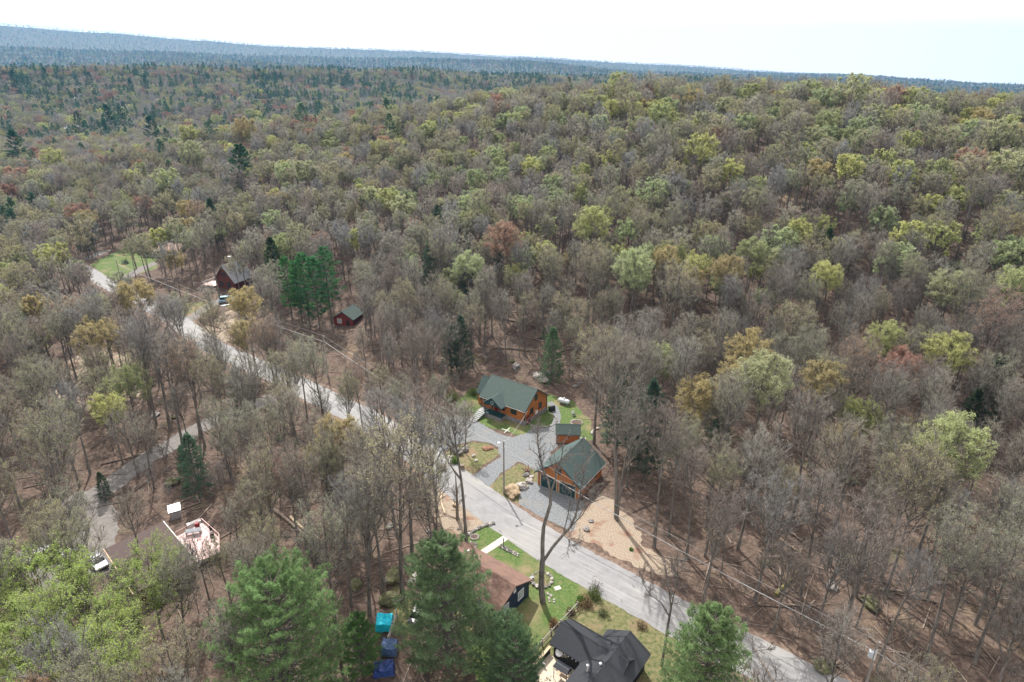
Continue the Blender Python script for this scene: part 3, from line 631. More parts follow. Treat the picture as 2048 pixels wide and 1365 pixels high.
dr = MB().box(3.4, -.06, 1.02, 4.3, -.002, 3.0).build('front_door', M['red'], h); MB().box(4.15, -.1, 1.95, 4.2, -.062, 2.1).build('handle', M['metal'], dr)
# stairs to the left of the porch
st = MB()
for i in range(7): st.box(.5, -2.1-.5*i, .88-.13*i, 2.3, -1.62-.5*i, .96-.13*i)
st.box(.42, -5.2, 0, .5, -1.0, .12); st.build('front_steps', M['stairgrey'], h); MB().box(.3, -1.6, .75, 1.9, -.2, .9).build('landing', M['stairgrey'], h)
# lower wing at the left end
wg = wallbox(2.6, 6, 3.0, 5.6, mat=M['orange'], parent=h, z0=.0, x0=-2.6, y0=1.9, name='side_wing', yr=2.1); roof(2.6, 6, 3.0, 5.6, yr=2.1, mat=M['roof_dgreen'], parent=wg, x0=-2.6, y0=1.9, oh=.25)
win('f', -1.9, 1.2, 1.2, 1.0, wg, y0=1.9)
# basement door at the gable end, meter and trim
bd = MB().box(11.125, .5, 0, 11.18, 1.35, 1.9).build('basement_door', M['red'], h); MB().box(11.181, .6, .9, 11.2, .66, 1.05).build('handle', M['metal'], bd)
MB().box(11.13, 1.5, .2, 11.19, 1.6, 2.3).build('door_trim', M['teal'], h)
MB().box(11.002, 3.6, 1.0, 11.22, 4.35, 1.75).build('wall_unit', M['whiteplastic'], h)
rg_ = MB(); rg_.tube([(11.3, 1.2, .1), (11.3, 4.7, 1.3)], .035, 5); rg_.tube([(11.3, 1.2, 1.0), (11.3, 4.7, 2.3)], .04, 5); rg_.build('stair_rail', M['redwood'], h)
# things at the house
def W2(o, x, y, z=0): c, s = math.cos(o.rotation_euler.z), math.sin(o.rotation_euler.z); return (o.location.x+x*c-y*s, o.location.y+x*s+y*c, z)
def lathe_x(prof, k=14):
    m = MB(); n0 = 0
    for x_, r_ in prof:
        for j_ in range(k): a = 2*math.pi*j_/k; m.v.append((x_, r_*math.cos(a), r_*math.sin(a)))
    for i_ in range(len(prof)-1):
        for j_ in range(k): a = i_*k+j_; b = i_*k+(j_+1) % k; m.f.append((a, b, b+k, a+k))
    m.f.append(tuple(range(k))); m.f.append(tuple((len(prof)-1)*k+j_ for j_ in range(k))); return m
P = at(950+1520/8.53, 720+705/8.53, .8); t = thing('propane_tank', (P[0], P[1], .0), math.radians(-33), 'long white propane tank on the grass beside the orange house', 'gas tank')
b = lathe_x([(-1.35, .05), (-1.3, .28), (-1.15, .44), (-.9, .52), (.9, .52), (1.15, .44), (1.3, .28), (1.35, .05)]).build('tank_body', M['tank'], t, smooth=True); b.location = (0, 0, .85)
MB().lathe([(.2, 1.35), (.2, 1.55), (.14, 1.62)], k=10).build('valve_dome', M['tank'], t)
for x_ in (-.8, .8): MB().box(x_-.1, -.35, 0, x_+.1, .35, .42).build('leg', M['metal'], t)
P = at(950+1310/8.53, 720+870/8.53); t = thing('grill', P, .4, 'black covered grill on the gravel walk by the house gable', 'grill'); MB().box(-.7, -.35, 0, .7, .35, .85).build('cabinet', M['blackframe'], t, bevel=.05); lathe_x([(-.68, .2), (-.66, .34), (.66, .34), (.68, .2)]).build('lid', M['blackframe'], t).location = (0, 0, .85)
P = at(950+465/8.53, 720+825/8.53, 1.9); t = thing('pink_pile', (P[0], P[1], 1.0), 0, 'pink and white cloth draped over the porch rail', 'cloth'); MB().hexa([(-.5, -.3, .0), (.5, -.3, 0), (.5, .1, 0), (-.5, .1, 0)], [(-.3, -.12, 1.1), (.35, -.2, 1.2), (.3, 0, 1.15), (-.3, .05, 1.0)]).build('cloth', M['pink'], t, bevel=.08)
stonering('fire_ring', at(1153, 847), 1.15, 15, .42, 'white stone fire ring on the lawn behind the small orange shed', M['boulder'], 'fire ring', M['dirt'])
stonering('stone_arc', at(1203, 868), 1.9, 9, .45, 'curved row of pale stones below the trees past the fire ring', M['boulder'], 'stone edging', None, arc=(1.6, 3.2), group=None)
stonering('stone_curb', c5(790, 545), 3.1, 19, .4, 'curved stone edging around the grass circle at the house gable', M['boulder'], 'stone edging', arc=(-2.2, 1.0), rx=1.05)
P = at(1118+1, 835); t = thing('lawn_chair', at(1148, 833), .6, 'small black and white lawn chair on the grass by the fire ring', 'chair'); MB().box(-.3, -.3, .32, .3, .3, .38).build('seat', M['blackframe'], t); MB().hexa([(-.3, .28, .38), (.3, .28, .38), (.3, .34, .38), (-.3, .34, .38)], [(-.3, .45, 1.0), (.3, .45, 1.0), (.3, .5, 1.0), (-.3, .5, 1.0)]).build('backrest', M['whiteplastic'], t)
for a_, b_ in ((-.28, -.28), (.24, -.28), (-.28, .26), (.24, .26)): MB().box(a_, b_, 0, a_+.04, b_+.04, .32).build('leg', M['metal'], t)
t = thing('tube_frame', c5(550, 625), -.6, 'white tube frame lying on the grass below the orange house', 'frame'); MB().tube([(-.9, 0, .3), (1, 0, .3)], .06, 6).build('rail', M['whiteplastic'], t); MB().tube([(.2, -.8, .1), (.5, .7, .6)], .06, 6).build('crossbar', M['whiteplastic'], t)

# --- small orange shed
loc, rz = frame_at((8.5, 104.45), -3.5); s = thing('garden_shed', loc, rz, 'small orange shed with pale green roof beside the house lawn', 'shed')
wallbox(4.3, 2.9, 2.3, 3.4, mat=M['orange'], parent=s, z0=.15); roof(4.3, 2.9, 2.3, 3.4, mat=M['roof_green'], parent=s, oh=.25, oe=.3)
MB().box(-.05, -.05, -.1, 4.35, 2.95, .15).build('skid_base', M['blackframe'], s)
for xx in (0, 4.2): MB().box(xx-.03, -.04, .15, xx+.1, .06, 2.25).build('corner_trim', M['teal'], s)
lm = MB().box(2.1, -.22, 1.5, 2.3, -.002, 1.85).build('wall_lantern', M['blackframe'], s)
sd = MB().box(4.302, .8, .2, 4.36, 2.0, 2.1).build('door', M['teal'], s); MB().box(4.361, .9, 1.0, 4.4, .96, 1.2).build('handle', M['metal'], sd)
sheet('shed_pad', [W2(s, 4.5, -.4), W2(s, 5.7, -.4), W2(s, 5.7, 2.6), W2(s, 4.5, 2.6)], M['concrete'], .02, 0)
t = thing('wood_stack', W2(s, 1.2, -.9), rz, 'dark low pile of stacked scrap below the shed wall', 'wood pile')
for i in range(6): MB().tube([(-.9+.1*i, -.3+.12*(i % 3), .12+.22*(i//3)), (1.2+.1*i, -.3+.12*(i % 3), .12+.22*(i//3))], .11, 6).build('billet', M['log'], t)

# --- orange garage with green roof
loc, rz = frame_at((4.37, 91.5), -33.5); gA = thing('garage', loc, rz, 'orange two-door garage with dark green gable roof near the road', 'garage')
GW, GD = 8.1, 8.4
wallbox(GW, GD, 2.75, 6.0, mat=M['orange'], parent=gA, z0=-.1, gable='y'); roof(GW, GD, 2.75, 6.0, mat=M['roof_dgreen'], parent=gA, gable='y', oh=.45, oe=.45, trim=M['teal'])
for xx in (.75, 4.35):
    d_ = MB(); d_.box(xx, -.05, 0, xx+3.0, -.002, 2.35)
    for q in range(1, 4): d_.box(xx+.05, -.075, q*.58-.02, xx+2.95, -.051, q*.58+.02)
    o = d_.build('garage_door', M['teal'], gA)
    for q in range(4): MB().box(xx+.2+q*.72, -.066, 1.85, xx+.68+q*.72, -.0515, 2.2).build('door_glass', M['glass'], o)
    m_ = MB(); m_.box(xx-.14, -.09, 0, xx-.001, -.002, 2.5); m_.box(xx+3.001, -.09, 0, xx+3.14, -.002, 2.5); m_.box(xx-.001, -.09, 2.351, xx+3.001, -.002, 2.5); m_.build('door_frame', M['tanwood'], gA)
win('f', 3.6, 3.7, .9, .9, gA); win('r', 2.2, 1.2, .9, .9, gA, W=GW); win('r', 5.2, 1.2, .9, .9, gA, W=GW)
MB().box(GW+.46, -.4, 2.35, GW+.53, GD+.4, 2.45).build('gutter', M['whitetrim'], gA)
for xx in (0, GW-.12): MB().box(xx, -.035, 0, xx+.12, -.001, 2.7).build('corner_trim', M['whitetrim'], gA)
t = thing('firewood_stack', W2(gA, GW+.9, 2.2), rz, 'long low dark firewood stack along the garage side wall', 'wood pile')
for i in range(3):
    for j_ in range(12): MB().tube([(-.35+.05*((i+j_) % 3), j_*.3-.4, .13+.22*i), (.35, j_*.3-.4, .13+.22*i)], .12, 6).build('billet', M['log'], t)

# --- navy house with brown roof
loc, rz = frame_at((-8.45, 66.9), -36.5)
LW, LD = 11.8, 6.3
n_ = thing('navy_house', (-11.6, 68.9, 0), math.radians(-38.0), 'navy house with brown shingle roof on the green front lawn', 'house')
E_ = W2(n_, 0, 0)
LW = 12.7
wallbox(LW, LD, 2.65, 4.05, mat=M['navy'], parent=n_, z0=-.1); roof(LW, LD, 2.65, 4.05, mat=M['roof_brown'], parent=n_, oh=.3, oe=.45)
MB().box(-.3, LD+.46, 2.36, LW+.3, LD+.55, 2.5).build('gutter', M['whitetrim'], n_)
win('r', 3.9, 1.0, 1.1, 1.3, n_, W=LW, frame=M['whitetrim'], glass=M['paleglass']); win('r', .7, 1.0, 1.1, 1.3, n_, W=LW, frame=M['whitetrim'], glass=M['paleglass'])
vt = MB().box(LW+.002, 2.9, 2.95, LW+.06, 3.4, 3.5).build('gable_vent', M['whitetrim'], n_)
for xx in (2.0, 7.5, 10.2): win('b', xx, 1.0, 1.2, 1.2, n_, D=LD, frame=M['whitetrim'], glass=M['paleglass'])
dr = MB().box(4.8, LD+.002, 0, 5.75, LD+.06, 2.1).build('front_door', M['whitetrim'], n_); MB().box(4.88, LD+.062, 1.0, 4.94, LD+.09, 1.1).build('handle', M['metal'], dr)
for xx in (1.5, 5, 9): win('f', xx, 1.0, 1.2, 1.2, n_, frame=M['whitetrim'], glass=M['paleglass'])
MB().lathe([(.09, 3.6), (.09, 4.15), (.12, 4.17)], (3.6, 4.4), 8).build('roof_vent', M['metal'], n_)
t = thing('garden_bench', at(1057, 1164), math.radians(38), 'narrow grey garden bench between the navy house and stone ring', 'bench'); MB().box(-.9, -.22, .42, .9, .22, .48).build('seat', M['stairgrey'], t); MB().box(-.8, -.2, 0, -.7, .2, .42).build('leg', M['stairgrey'], t); MB().box(.7, -.2, 0, .8, .2, .42).build('leg', M['stairgrey'], t)
t = thing('white_urn', at(1043, 1172), 0, 'white plastic urn at the corner of the navy house', 'urn'); MB().lathe([(.18, 0), (.12, .12), (.3, .45), (.34, .5), (.25, .5)], k=12).build('bowl', M['whiteplastic'], t)
stonering('stone_planter', at(1083, 1161), 1.45, 15, .55, 'large round stone ring with grass around it on the front lawn', M['darkrock'], 'stone ring', M['thinlawn'])
stonering('stone_planter', at(949, 1075), .62, 11, .3, 'small round ring of pale stones at the top of the lawn', M['boulder'], 'stone ring', M['dirt'])
stonering('stone_planter', at(942, 1093), .8, 11, .36, 'stone-ringed bed at the foot of the tall roadside tree', M['darkrock'], 'stone ring', M['dirt'])
stonering('rock_row', at(1018, 1102), 1.3, 18, .38, 'narrow row of light and dark rocks on the green lawn', M['darkrock'], 'rock row', rx=1, rot=0).scale = (1, 1, 1)
for o in list(bpy.data.objects):
    if o.name.startswith('rock_row'):
        o.rotation_euler.z = math.radians(-38)
        for i, c in enumerate(o.children): c.location = (-1.7+i*.2, .18*(-1)**i, .1)
t = thing('lawn_post', at(1007, 1094), 0, 'short dark wooden post at the end of the rock row', 'post'); MB().box(-.07, -.07, 0, .07, .07, 1.6).build('shaft', M['log'], t)
for (u, v, s_) in [(941, 1068, .45), (947, 1064, .5), (953, 1060, .45), (959, 1057, .5), (966, 1054, .5), (973, 1051, .45), (980, 1050, .5), (986, 1049, .4)]: pass
t = thing('dry_stone_wall', at(962, 1057), 0, 'low curved wall of dark stones along the upper edge of the lawn', 'stone wall')
for k_, (u, v) in enumerate([(938, 1070), (942, 1067), (947, 1064), (951, 1061), (956, 1058), (961, 1056), (966, 1054), (971, 1052), (976, 1051), (981, 1050), (986, 1048)]):
    p = at(u, v)-at(962, 1057); o = stone_mesh((p[0], p[1], .15), (.7, .5, .45), k_*1.3, M['boulder' if k_ % 3 == 0 else 'darkrock'], 'stone'); o.parent = t
t = thing('stepping_stone', at(1115, 1177), .4, 'pale square stepping slab lying on the lawn past the ring', 'slab'); MB().box(-.45, -.35, 0, .45, .35, .07).build('slab', M['concrete'], t, bevel=.02)
t = thing('stone_patch', at(1101, 1196), .2, 'narrow patch of loose pebbles beside the forked lawn tree', 'stones')
for k_ in range(9): o = stone_mesh((random.Random(k_).uniform(-.4, .4), -.9+.22*k_, .05), (.35, .28, .2), k_*2.1, M['boulder'], 'stone'); o.parent = t
# post and rail fence with shrubs
A_f, B_f = at(1154, 1217), at(1065, 1312); t = thing('rail_fence', A_f, math.atan2(*(B_f-A_f)[1::-1]), 'weathered grey post and rail fence between the two lawns', 'fence'); Lf = float(np.linalg.norm(B_f-A_f))
for k_ in range(6): xx = Lf*k_/5; MB().box(xx-.07, -.07, 0, xx+.07, .07, 1.15).build('post', M['pole'], t)
for k_ in range(5):
    for zz, yy in ((.35, .08), (.7, -.12), (1.0, .08)): MB().tube([(Lf*k_/5-.15, yy, zz), (Lf*(k_+1)/5+.15, yy+.03, zz+.04)], .055, 5).build('rail', M['pole'], t)

# --- charcoal house at the bottom
b_ = thing('charcoal_house', (5.0, 56.0, 0), math.radians(-38), 'black house with charcoal cross-gabled roof at the bottom edge', 'house')
ZB = 0
wallbox(8.6, 3.9, 2.7, 3.9, mat=M['blackwall'], parent=b_, z0=-.1); rA = roof(8.6, 3.9, 2.7, 3.9, mat=M['roof_black'], parent=b_, oh=.35, oe=.45, x0=0)
wb = wallbox(4.9, 8.6, 2.7, 4.15, mat=M['blackwall'], parent=b_, z0=-.1, gable='y', x0=4.5, y0=-3.3, name='cross_wing')
rB = roof(4.9, 8.6, 2.7, 4.15, mat=M['roof_black'], parent=wb, gable='y', x0=4.5, y0=-3.3, oh=.35, oe=.45, yr=2.55)
ss = 1.45/2.35; mm = MB()   # ribbed sheet over the outer slope, 3 cm proud
mm.hexa([(4.5+2.62, -3.62, 4.15-.04+.21), (9.95, -3.62, 2.7-ss*.55+.20), (9.95, 5.2, 2.7-ss*.55+.20), (4.5+2.62, 5.2, 4.15-.04+.21)],
        [(4.5+2.62, -3.62, 4.15-.04+.25), (9.95, -3.62, 2.7-ss*.55+.24), (9.95, 5.2, 2.7-ss*.55+.24), (4.5+2.62, 5.2, 4.15-.04+.25)]); mm.build('ribbed_roof_sheet', M['roof_metal'], wb)
for xx, yy in ((5.6, -1.6), (6.6, -.5)): MB().lathe([(.10, 3.1), (.10, 4.35), (.17, 4.36), (.17, 4.45), (.05, 4.5)], (xx, yy), 10).build('roof_vent', M['whitetrim'], wb)
win('f', 1.0, 1.0, 1.0, 1.1, b_, frame=M['blackframe']); win('b', 1.5, 1.0, 1.1, 1.1, b_, D=3.9, frame=M['blackframe']); win('b', 5.6, 1.0, 1.3, 1.1, wb, D=8.6, y0=-3.3, frame=M['blackframe'])
ls_ = MB()
for k_ in range(9): ls_.lathe([(.03, 2.36), (.055, 2.42), (.03, 2.48)], (.3+k_*.52, -.47), 6)
ls_.build('string_light', M['whiteplastic'], b_)
# deck in the nook
dk = thing('tan_deck', W2(b_, -.6, -6.2), b_.rotation_euler.z, 'pale tan deck with black parapet beside the charcoal house', 'deck')
MB().box(0, 0, 0, 5.0, 6.15, .35).build('deck_floor', M['decktan'], dk)
MB().box(-.15, -.2, 0, 0, 6.4, 1.25).build('parapet', M['blackwall'], dk); MB().box(-.24, -.25, 1.25, .09, 6.45, 1.33).build('parapet_cap', M['tanwood'], dk)
for yy in (1.2, 2.7, 4.2): MB().box(.001, yy, .35, .75, yy+.12, .95).build('bench_arm', M['stairgrey'], dk)
t = thing('patio_table', W2(b_, 2.6, -2.0, .35), b_.rotation_euler.z, 'dark canopy table with shelf standing on the tan deck', 'patio table')
MB().hexa([(-1.0, -.6, 1.9), (1.0, -.6, 1.9), (1.0, .6, 1.9), (-1.0, .6, 1.9)], [(-.9, -.05, 2.2), (.9, -.05, 2.2), (.9, .05, 2.2), (-.9, .05, 2.2)]).build('canopy', M['cardark'], t)
for a_, c_ in ((-.9, -.5), (.84, -.5), (-.9, .45), (.84, .45)): MB().box(a_, c_, 0, a_+.06, c_+.06, 1.9).build('leg', M['blackframe'], t)
MB().box(-.7, -.3, .75, .7, .3, .8).build('shelf', M['tanwood'], t)
t = thing('white_dish', W2(b_, 1.0, -.25, 1.9), b_.rotation_euler.z, 'round white dish on the black wall above the deck', 'dish'); d_ = MB().lathe([(.08, 0), (.36, .07), (.46, .18), (.43, .19), (.06, .06)], k=18).build('bowl', M['whiteplastic'], t); d_.rotation_euler = (math.radians(50), 0, 0)
MB().box(-.03, 0, -.5, .03, .22, .05).build('bracket', M['metal'], t)
t = thing('deck_box', W2(b_, 4.9-1.2, -5.2, .35), b_.rotation_euler.z, 'dark storage box on the tan deck near the house wall', 'box'); MB().box(-.5, -.4, 0, .5, .4, .6).build('bin', M['blackframe'], t, bevel=.03); MB().box(-.54, -.44, .601, .54, .44, .68).build('lid', M['blackframe'], t)

# --- brown-roofed house with pink deck on the left
r_ = thing('brown_house', (-54.2, 67.5, 0), math.radians(-49+7), 'low house with flat brown roof and white edge trim above the pink deck', 'house')
ax = at(60+1300/4.876, 980+315/4.876, 2.8)[:2]; bx = at(60+1620/4.876, 980+700/4.876, 2.8)[:2]; cx_ = at(60+740/4.876, 980+560/4.876, 2.8)[:2]
ang = math.atan2(*(bx-ax)[::-1]); LL = float(np.linalg.norm(bx-ax))
# the long eave runs from ax to bx; the body lies to its camera-left side
r_.location = (bx[0], bx[1], 0); r_.rotation_euler.z = ang+math.pi      # local x runs back up the eave, y to the left side
sgn = -1
wx = MB().box(.3, .35, -.1, LL-.2, 7.6, 2.6).build('wall', M['barn'], r_)
rf = MB(); rf.hexa([(0, 8, 2.45), (LL+.1, 8, 2.45), (LL+.1, 0, 2.62), (0, 0, 2.62)], [(0, 8, 2.6), (LL+.1, 8, 2.6), (LL+.1, 0, 2.85), (0, 0, 2.85)]); rf.build('roof', M['roof_dbrown'], r_)
MB().box(-.05, -.12, 2.6, LL+.15, -.001, 2.9).build('edge_trim', M['whitetrim'], r_); MB().box(-.05, 8.001, 2.4, LL+.15, 8.12, 2.68).build('edge_trim', M['tanwood'], r_)
win('f', 1.5, 1.3, 1.3, .9, r_, y0=.35); win('f', 5.0, 1.3, 1.6, .9, r_, y0=.35)
q = [at(60+a/4.876, 980+c/4.876, 1.3) for a, c in [(1425, 455), (1680, 318), (1850, 468), (1858, 600), (1625, 700)]]
cq = sum(q)/5; dk = thing('pink_deck', (cq[0], cq[1], 0), 0, 'faded pink raised deck beside the brown flat roof', 'deck')
lq = [p-cq for p in q]
MB().hexa([(p[0], p[1], 1.05) for p in lq], [(p[0], p[1], 1.2) for p in lq]).build('deck_floor', M['reddeck'], dk)
for p in lq: MB().box(p[0]*.94-.1, p[1]*.94-.1, 0, p[0]*.94+.1, p[1]*.94+.1, 1.049).build('deck_post', M['redwood'], dk)
for i_ in range(0, 3):
    a_, c_ = lq[i_], lq[i_+1]; m = MB(); m.tube([(a_[0], a_[1], 2.05), (c_[0], c_[1], 2.05)], .05, 5)
    for s_ in np.linspace(0, 1, 12): p = a_+(c_-a_)*s_; m.tube([(p[0], p[1], 1.2), (p[0], p[1], 2.05)], .025, 4)
    m.build('deck_railing', M['reddeck'], dk)
def deckpt(a, c, z=1.2): p = at(60+a/4.876, 980+c/4.876, z); return (p[0], p[1], z)
t = thing('dark_table', deckpt(1600, 430), .3, 'low grey table on the pink deck', 'table'); MB().box(-1.1, -.5, .6, 1.1, .5, .68).build('table_top', M['roof_grey'], t)
for a_, c_ in ((-1, -.4), (.9, -.4), (-1, .35), (.9, .35)): MB().box(a_, c_, 0, a_+.08, c_+.08, .6).build('leg', M['blackframe'], t)
t = thing('red_barrel', deckpt(1635, 370), 0, 'dark red barrel at the back of the pink deck', 'barrel'); MB().lathe([(.3, 0), (.36, .3), (.36, .6), (.3, .9)], k=12).build('drum', M['red'], t)
for i_, (a, c) in enumerate([(1775, 410), (1785, 490)]):
    t = thing('deck_chair', deckpt(a, c), .5, ['dark deck chair near the upper corner of the pink deck', 'dark deck chair at the outer rail of the pink deck'][i_], 'chair', 'chairs on the pink deck')
    MB().box(-.3, -.3, .35, .3, .3, .42).build('seat', M['blackframe'], t); MB().box(-.3, .26, .42, .3, .33, .95).build('backrest', M['blackframe'], t)
    for x_, y_ in ((-.28, -.28), (.22, -.28), (-.28, .22), (.22, .22)): MB().box(x_, y_, 0, x_+.06, y_+.06, .35).build('leg', M['blackframe'], t)
P = at(60+1595/4.876, 980+312/4.876, 1.0); t = thing('white_freezer', (P[0], P[1], 0), math.radians(42), 'long white chest standing at the back edge of the pink deck', 'chest'); MB().box(-.95, -.32, 0, .95, .32, .85).build('cabinet', M['whiteplastic'], t, bevel=.04); MB().box(-.97, -.34, .851, .97, .34, .95).build('lid', M['whiteplastic'], t)
P = at(60+1425/4.876, 980+260/4.876); t = thing('tool_shed', (P[0], P[1], 0), math.radians(30), 'small metal shed with shiny pale roof above the brown house', 'shed'); t.scale = (.78, .78, .85); MB().box(-1.0, -.9, 0, 1.0, .9, 1.7).build('wall', M['metal'], t)
MB().hexa([(-1.15, -1.05, 1.702), (1.15, -1.05, 1.702), (1.15, 1.05, 2.1), (-1.15, 1.05, 2.1)], [(-1.15, -1.05, 1.78), (1.15, -1.05, 1.78), (1.15, 1.05, 2.18), (-1.15, 1.05, 2.18)]).build('roof', M['metal'], t)
MB().box(-.4, -.93, .05, .4, -.902, 1.55).build('door', M['greywall'], t)
P = at(60+1530/4.876, 980+140/4.876); t = thing('lumber_frame', P, .7, 'open rectangle of old timbers on the ground past the metal shed', 'timber frame')
for a_, c_ in (((-1.8, -1.1), (1.8, -1.1)), ((1.8, -1.1), (1.8, 1.1)), ((1.8, 1.1), (-1.8, 1.1)), ((-1.8, 1.1), (-1.8, -1.1))): MB().tube([(a_[0], a_[1], .15), (c_[0], c_[1], .18)], .12, 5).build('timber', M['log'], t)
P = at(525, 1130); t = thing('white_tub', P, 0, 'round white tub on the ground east of the pink deck', 'tub'); MB().lathe([(.4, 0), (.5, .3), (.52, .6), (.46, .6), (.42, .1)], k=14).build('bowl', M['whiteplastic'], t)

# --- cars
def car(name, p, deg, label, paint, suv=False, group=None, sc=1.0):
    t = thing(name, p, math.radians(deg), label, 'car', group); t.scale = (sc,)*3
    hb = .95 if suv else .82; hr = 1.72 if suv else 1.42
    m = MB(); prof = [(-2.2, .35), (2.2, .35), (2.25, .6), (2.1, hb-.12), (1.1, hb), (-1.9, hb+.04), (-2.2, hb-.05), (-2.28, .6)]
    m.extr_y(prof, -.87, .87); m.build('body', paint, t, bevel=.07)
    rb = -1.95 if suv else -1.3
    top = [(.35, hr-.06), (-.1, hr), (rb+.35, hr), (rb+.15, hr-.08)]
    c = MB(); c.hexa([(1.15, -.8, hb), (rb-.05, -.8, hb), (rb-.05, .8, hb), (1.15, .8, hb)], [(.4, -.65, hr), (rb+.3, -.65, hr), (rb+.3, .65, hr), (.4, .65, hr)]); cb = c.build('cabin', M['glass'], t, bevel=.05)
    MB().hexa([(.43, -.68, hr-.05), (rb+.27, -.68, hr-.05), (rb+.27, .68, hr-.05), (.43, .68, hr-.05)], [(.3, -.6, hr+.03), (rb+.35, -.6, hr+.03), (rb+.35, .6, hr+.03), (.3, .6, hr+.03)]).build('roof', paint, t, bevel=.03)
    for x_ in (.85, -.35): MB().hexa([(x_-.06, -.83, hb), (x_+.06, -.83, hb), (x_+.06, .83, hb), (x_-.06, .83, hb)], [(x_-.2, -.67, hr-.02), (x_-.1, -.67, hr-.02), (x_-.1, .67, hr-.02), (x_-.2, .67, hr-.02)]).build('pillar', paint, t)
    for x_ in (1.4, -1.4):
        for y_ in (-.85, .85):
            w = MB().lathe([(.33, -.11), (.33, .11)], k=14).build('wheel', M['rubber'], t); w.location = (x_, y_, .33); w.rotation_euler = (math.pi/2, 0, 0); MB().lathe([(.19, -.13), (.19, .13)], k=10).build('rim', M['metal'], w)
    for y_ in (-.62, .62): MB().box(2.19, y_-.16, .6, 2.27, y_+.16, .74).build('headlight', M['whiteplastic'], t); MB().box(-2.3, y_-.16, .62, -2.24, y_+.16, .78).build('tail_light', M['red'], t)
    return t
GRC = 'cars parked below the gravel lane'
car('parked_car', at(60+660/4.876, 980+720/4.876), -40, 'silver car with dark windows, closest to the brown house', M['carsilver'], group=GRC)
car('parked_car', at(60+340/4.876, 980+700/4.876), -55, 'white car in the middle of the three parked below the lane', M['carwhite'], group=GRC)
car('parked_car', at(60+190/4.876, 980+660/4.876), 30, 'white car half hidden under the dark thicket, farthest left', M['carwhite'], suv=True, group=GRC)
car('parked_suv', at(455, 604), 25, 'white-roofed pale blue SUV parked beside the dark red cabin', M['carblue'], suv=True, sc=1.1)
car('parked_car', at(839, 1232), 75, 'dark car under the big round pine behind the navy house', M['cardark'])

# --- dark red cabin, small cabin, tan ranch house, far houses
c_ = thing('red_cabin', (-97.5, 200.5, 0), math.radians(-22), 'dark red cabin with steep slate-grey roof and chimney', 'cabin')
wallbox(8, 8, 3.2, 8.2, mat=M['barn'], parent=c_, gable='y', z0=-.1); roof(8, 8, 3.2, 8.2, mat=M['roof_grey'], parent=c_, gable='y', oh=.5, oe=.5)
ch = MB().box(1.2, 5.5, 4, 2.1, 6.4, 9.4).build('chimney', M['stone'], c_); MB().box(1.1, 5.4, 9.4, 2.2, 6.5, 9.6).build('chimney_cap', M['whitetrim'], ch)
win('f', 1.6, 1.2, 1.3, 1.4, c_); win('f', 4.8, 1.2, 1.3, 1.4, c_); win('f', 3.3, 4.6, 1.2, 1.2, c_); win('l', 3, 1.2, 1.3, 1.3, c_)
t = thing('cabin_deck', W2(c_, -5.2, -1), c_.rotation_euler.z, 'faded red deck attached beside the dark red cabin', 'deck'); MB().box(0, 0, .9, 5.0, 7, 1.05).build('deck_floor', M['reddeck'], t)
m = MB()
for a_, b2 in (((0, 0), (5, 0)), ((0, 0), (0, 7)), ((0, 7), (5, 7))):
    m.tube([(a_[0], a_[1], 1.95), (b2[0], b2[1], 1.95)], .06, 5)
    for s_ in np.linspace(0, 1, 14): m.tube([(a_[0]+(b2[0]-a_[0])*s_, a_[1]+(b2[1]-a_[1])*s_, 1.05), (a_[0]+(b2[0]-a_[0])*s_, a_[1]+(b2[1]-a_[1])*s_, 1.95)], .03, 4)
m.build('deck_railing', M['whitetrim'], t)
for a_, b2 in ((.2, .2), (4.8, .2), (.2, 6.8), (4.8, 6.8)): MB().box(a_-.1, b2-.1, 0, a_+.1, b2+.1, .899).build('deck_post', M['redwood'], t)
t = thing('canoe', at(457, 612), math.radians(35), 'small pale blue boat lying beside the parked SUV', 'boat'); MB().hexa([(-1.9, 0, .1), (0, -.35, .0), (1.9, 0, .1), (0, .35, 0)], [(-2.3, 0, .5), (0, -.5, .4), (2.3, 0, .5), (0, .5, .4)]).build('hull', M['carblue'], t)
c2 = thing('small_cabin', (-50.0, 166.5, 0), math.radians(-15), 'small red cabin with pale green roof beside the tall pines', 'cabin')
wallbox(6, 6, 2.5, 4.4, mat=M['redwood'], parent=c2, gable='y', z0=-.1); roof(6, 6, 2.5, 4.4, mat=M['roof_green'], parent=c2, gable='y', oh=.4); win('f', 1.2, 1.0, 1.3, 1.3, c2, frame=M['tanwood'], glass=M['paleglass']); MB().box(3.9, -.05, 0, 4.8, -.002, 2.0).build('door', M['blackframe'], c2)
rh = thing('ranch_house', (-143.5, 240.5, 0), math.radians(-8), 'low tan-roofed house among trees behind the corner lawn', 'house')
wallbox(15, 8, 2.6, 4.6, mat=M['greywall'], parent=rh, z0=-.1); roof(15, 8, 2.6, 4.6, mat=M['roof_tan'], parent=rh, oh=.5)
for xx in (1.5, 5, 11): win('f', xx, 1, 1.6, 1.2, rh)
MB().box(8.2, -.05, 0, 9.2, -.002, 2.0).build('door', M['whitetrim'], rh)
def farhouse(name, u, v, label, wall, rf_, w=11, d=7, deg=0, hw=3):
    p = hit(u, v); t = thing(name, (p[0], p[1], p[2]), math.radians(deg), label, 'house', 'far houses in the wooded valley')
    wallbox(w, d, hw, hw+2.2, mat=M[wall], parent=t, z0=-1.5); roof(w, d, hw, hw+2.2, mat=M[rf_], parent=t, oh=.5)
    for xx in (1.5, w-3.2): win('f', xx, 1, 1.6, 1.3, t)
    return t
farhouse('far_house', 150, 204, 'white-roofed house highest in the wooded valley', 'greywall', 'whitetrim', 13, 8, 10)
farhouse('far_house', 308, 208, 'white-roofed house on the slope past the pale road bend', 'greywall', 'whitetrim', 11, 8, -10)
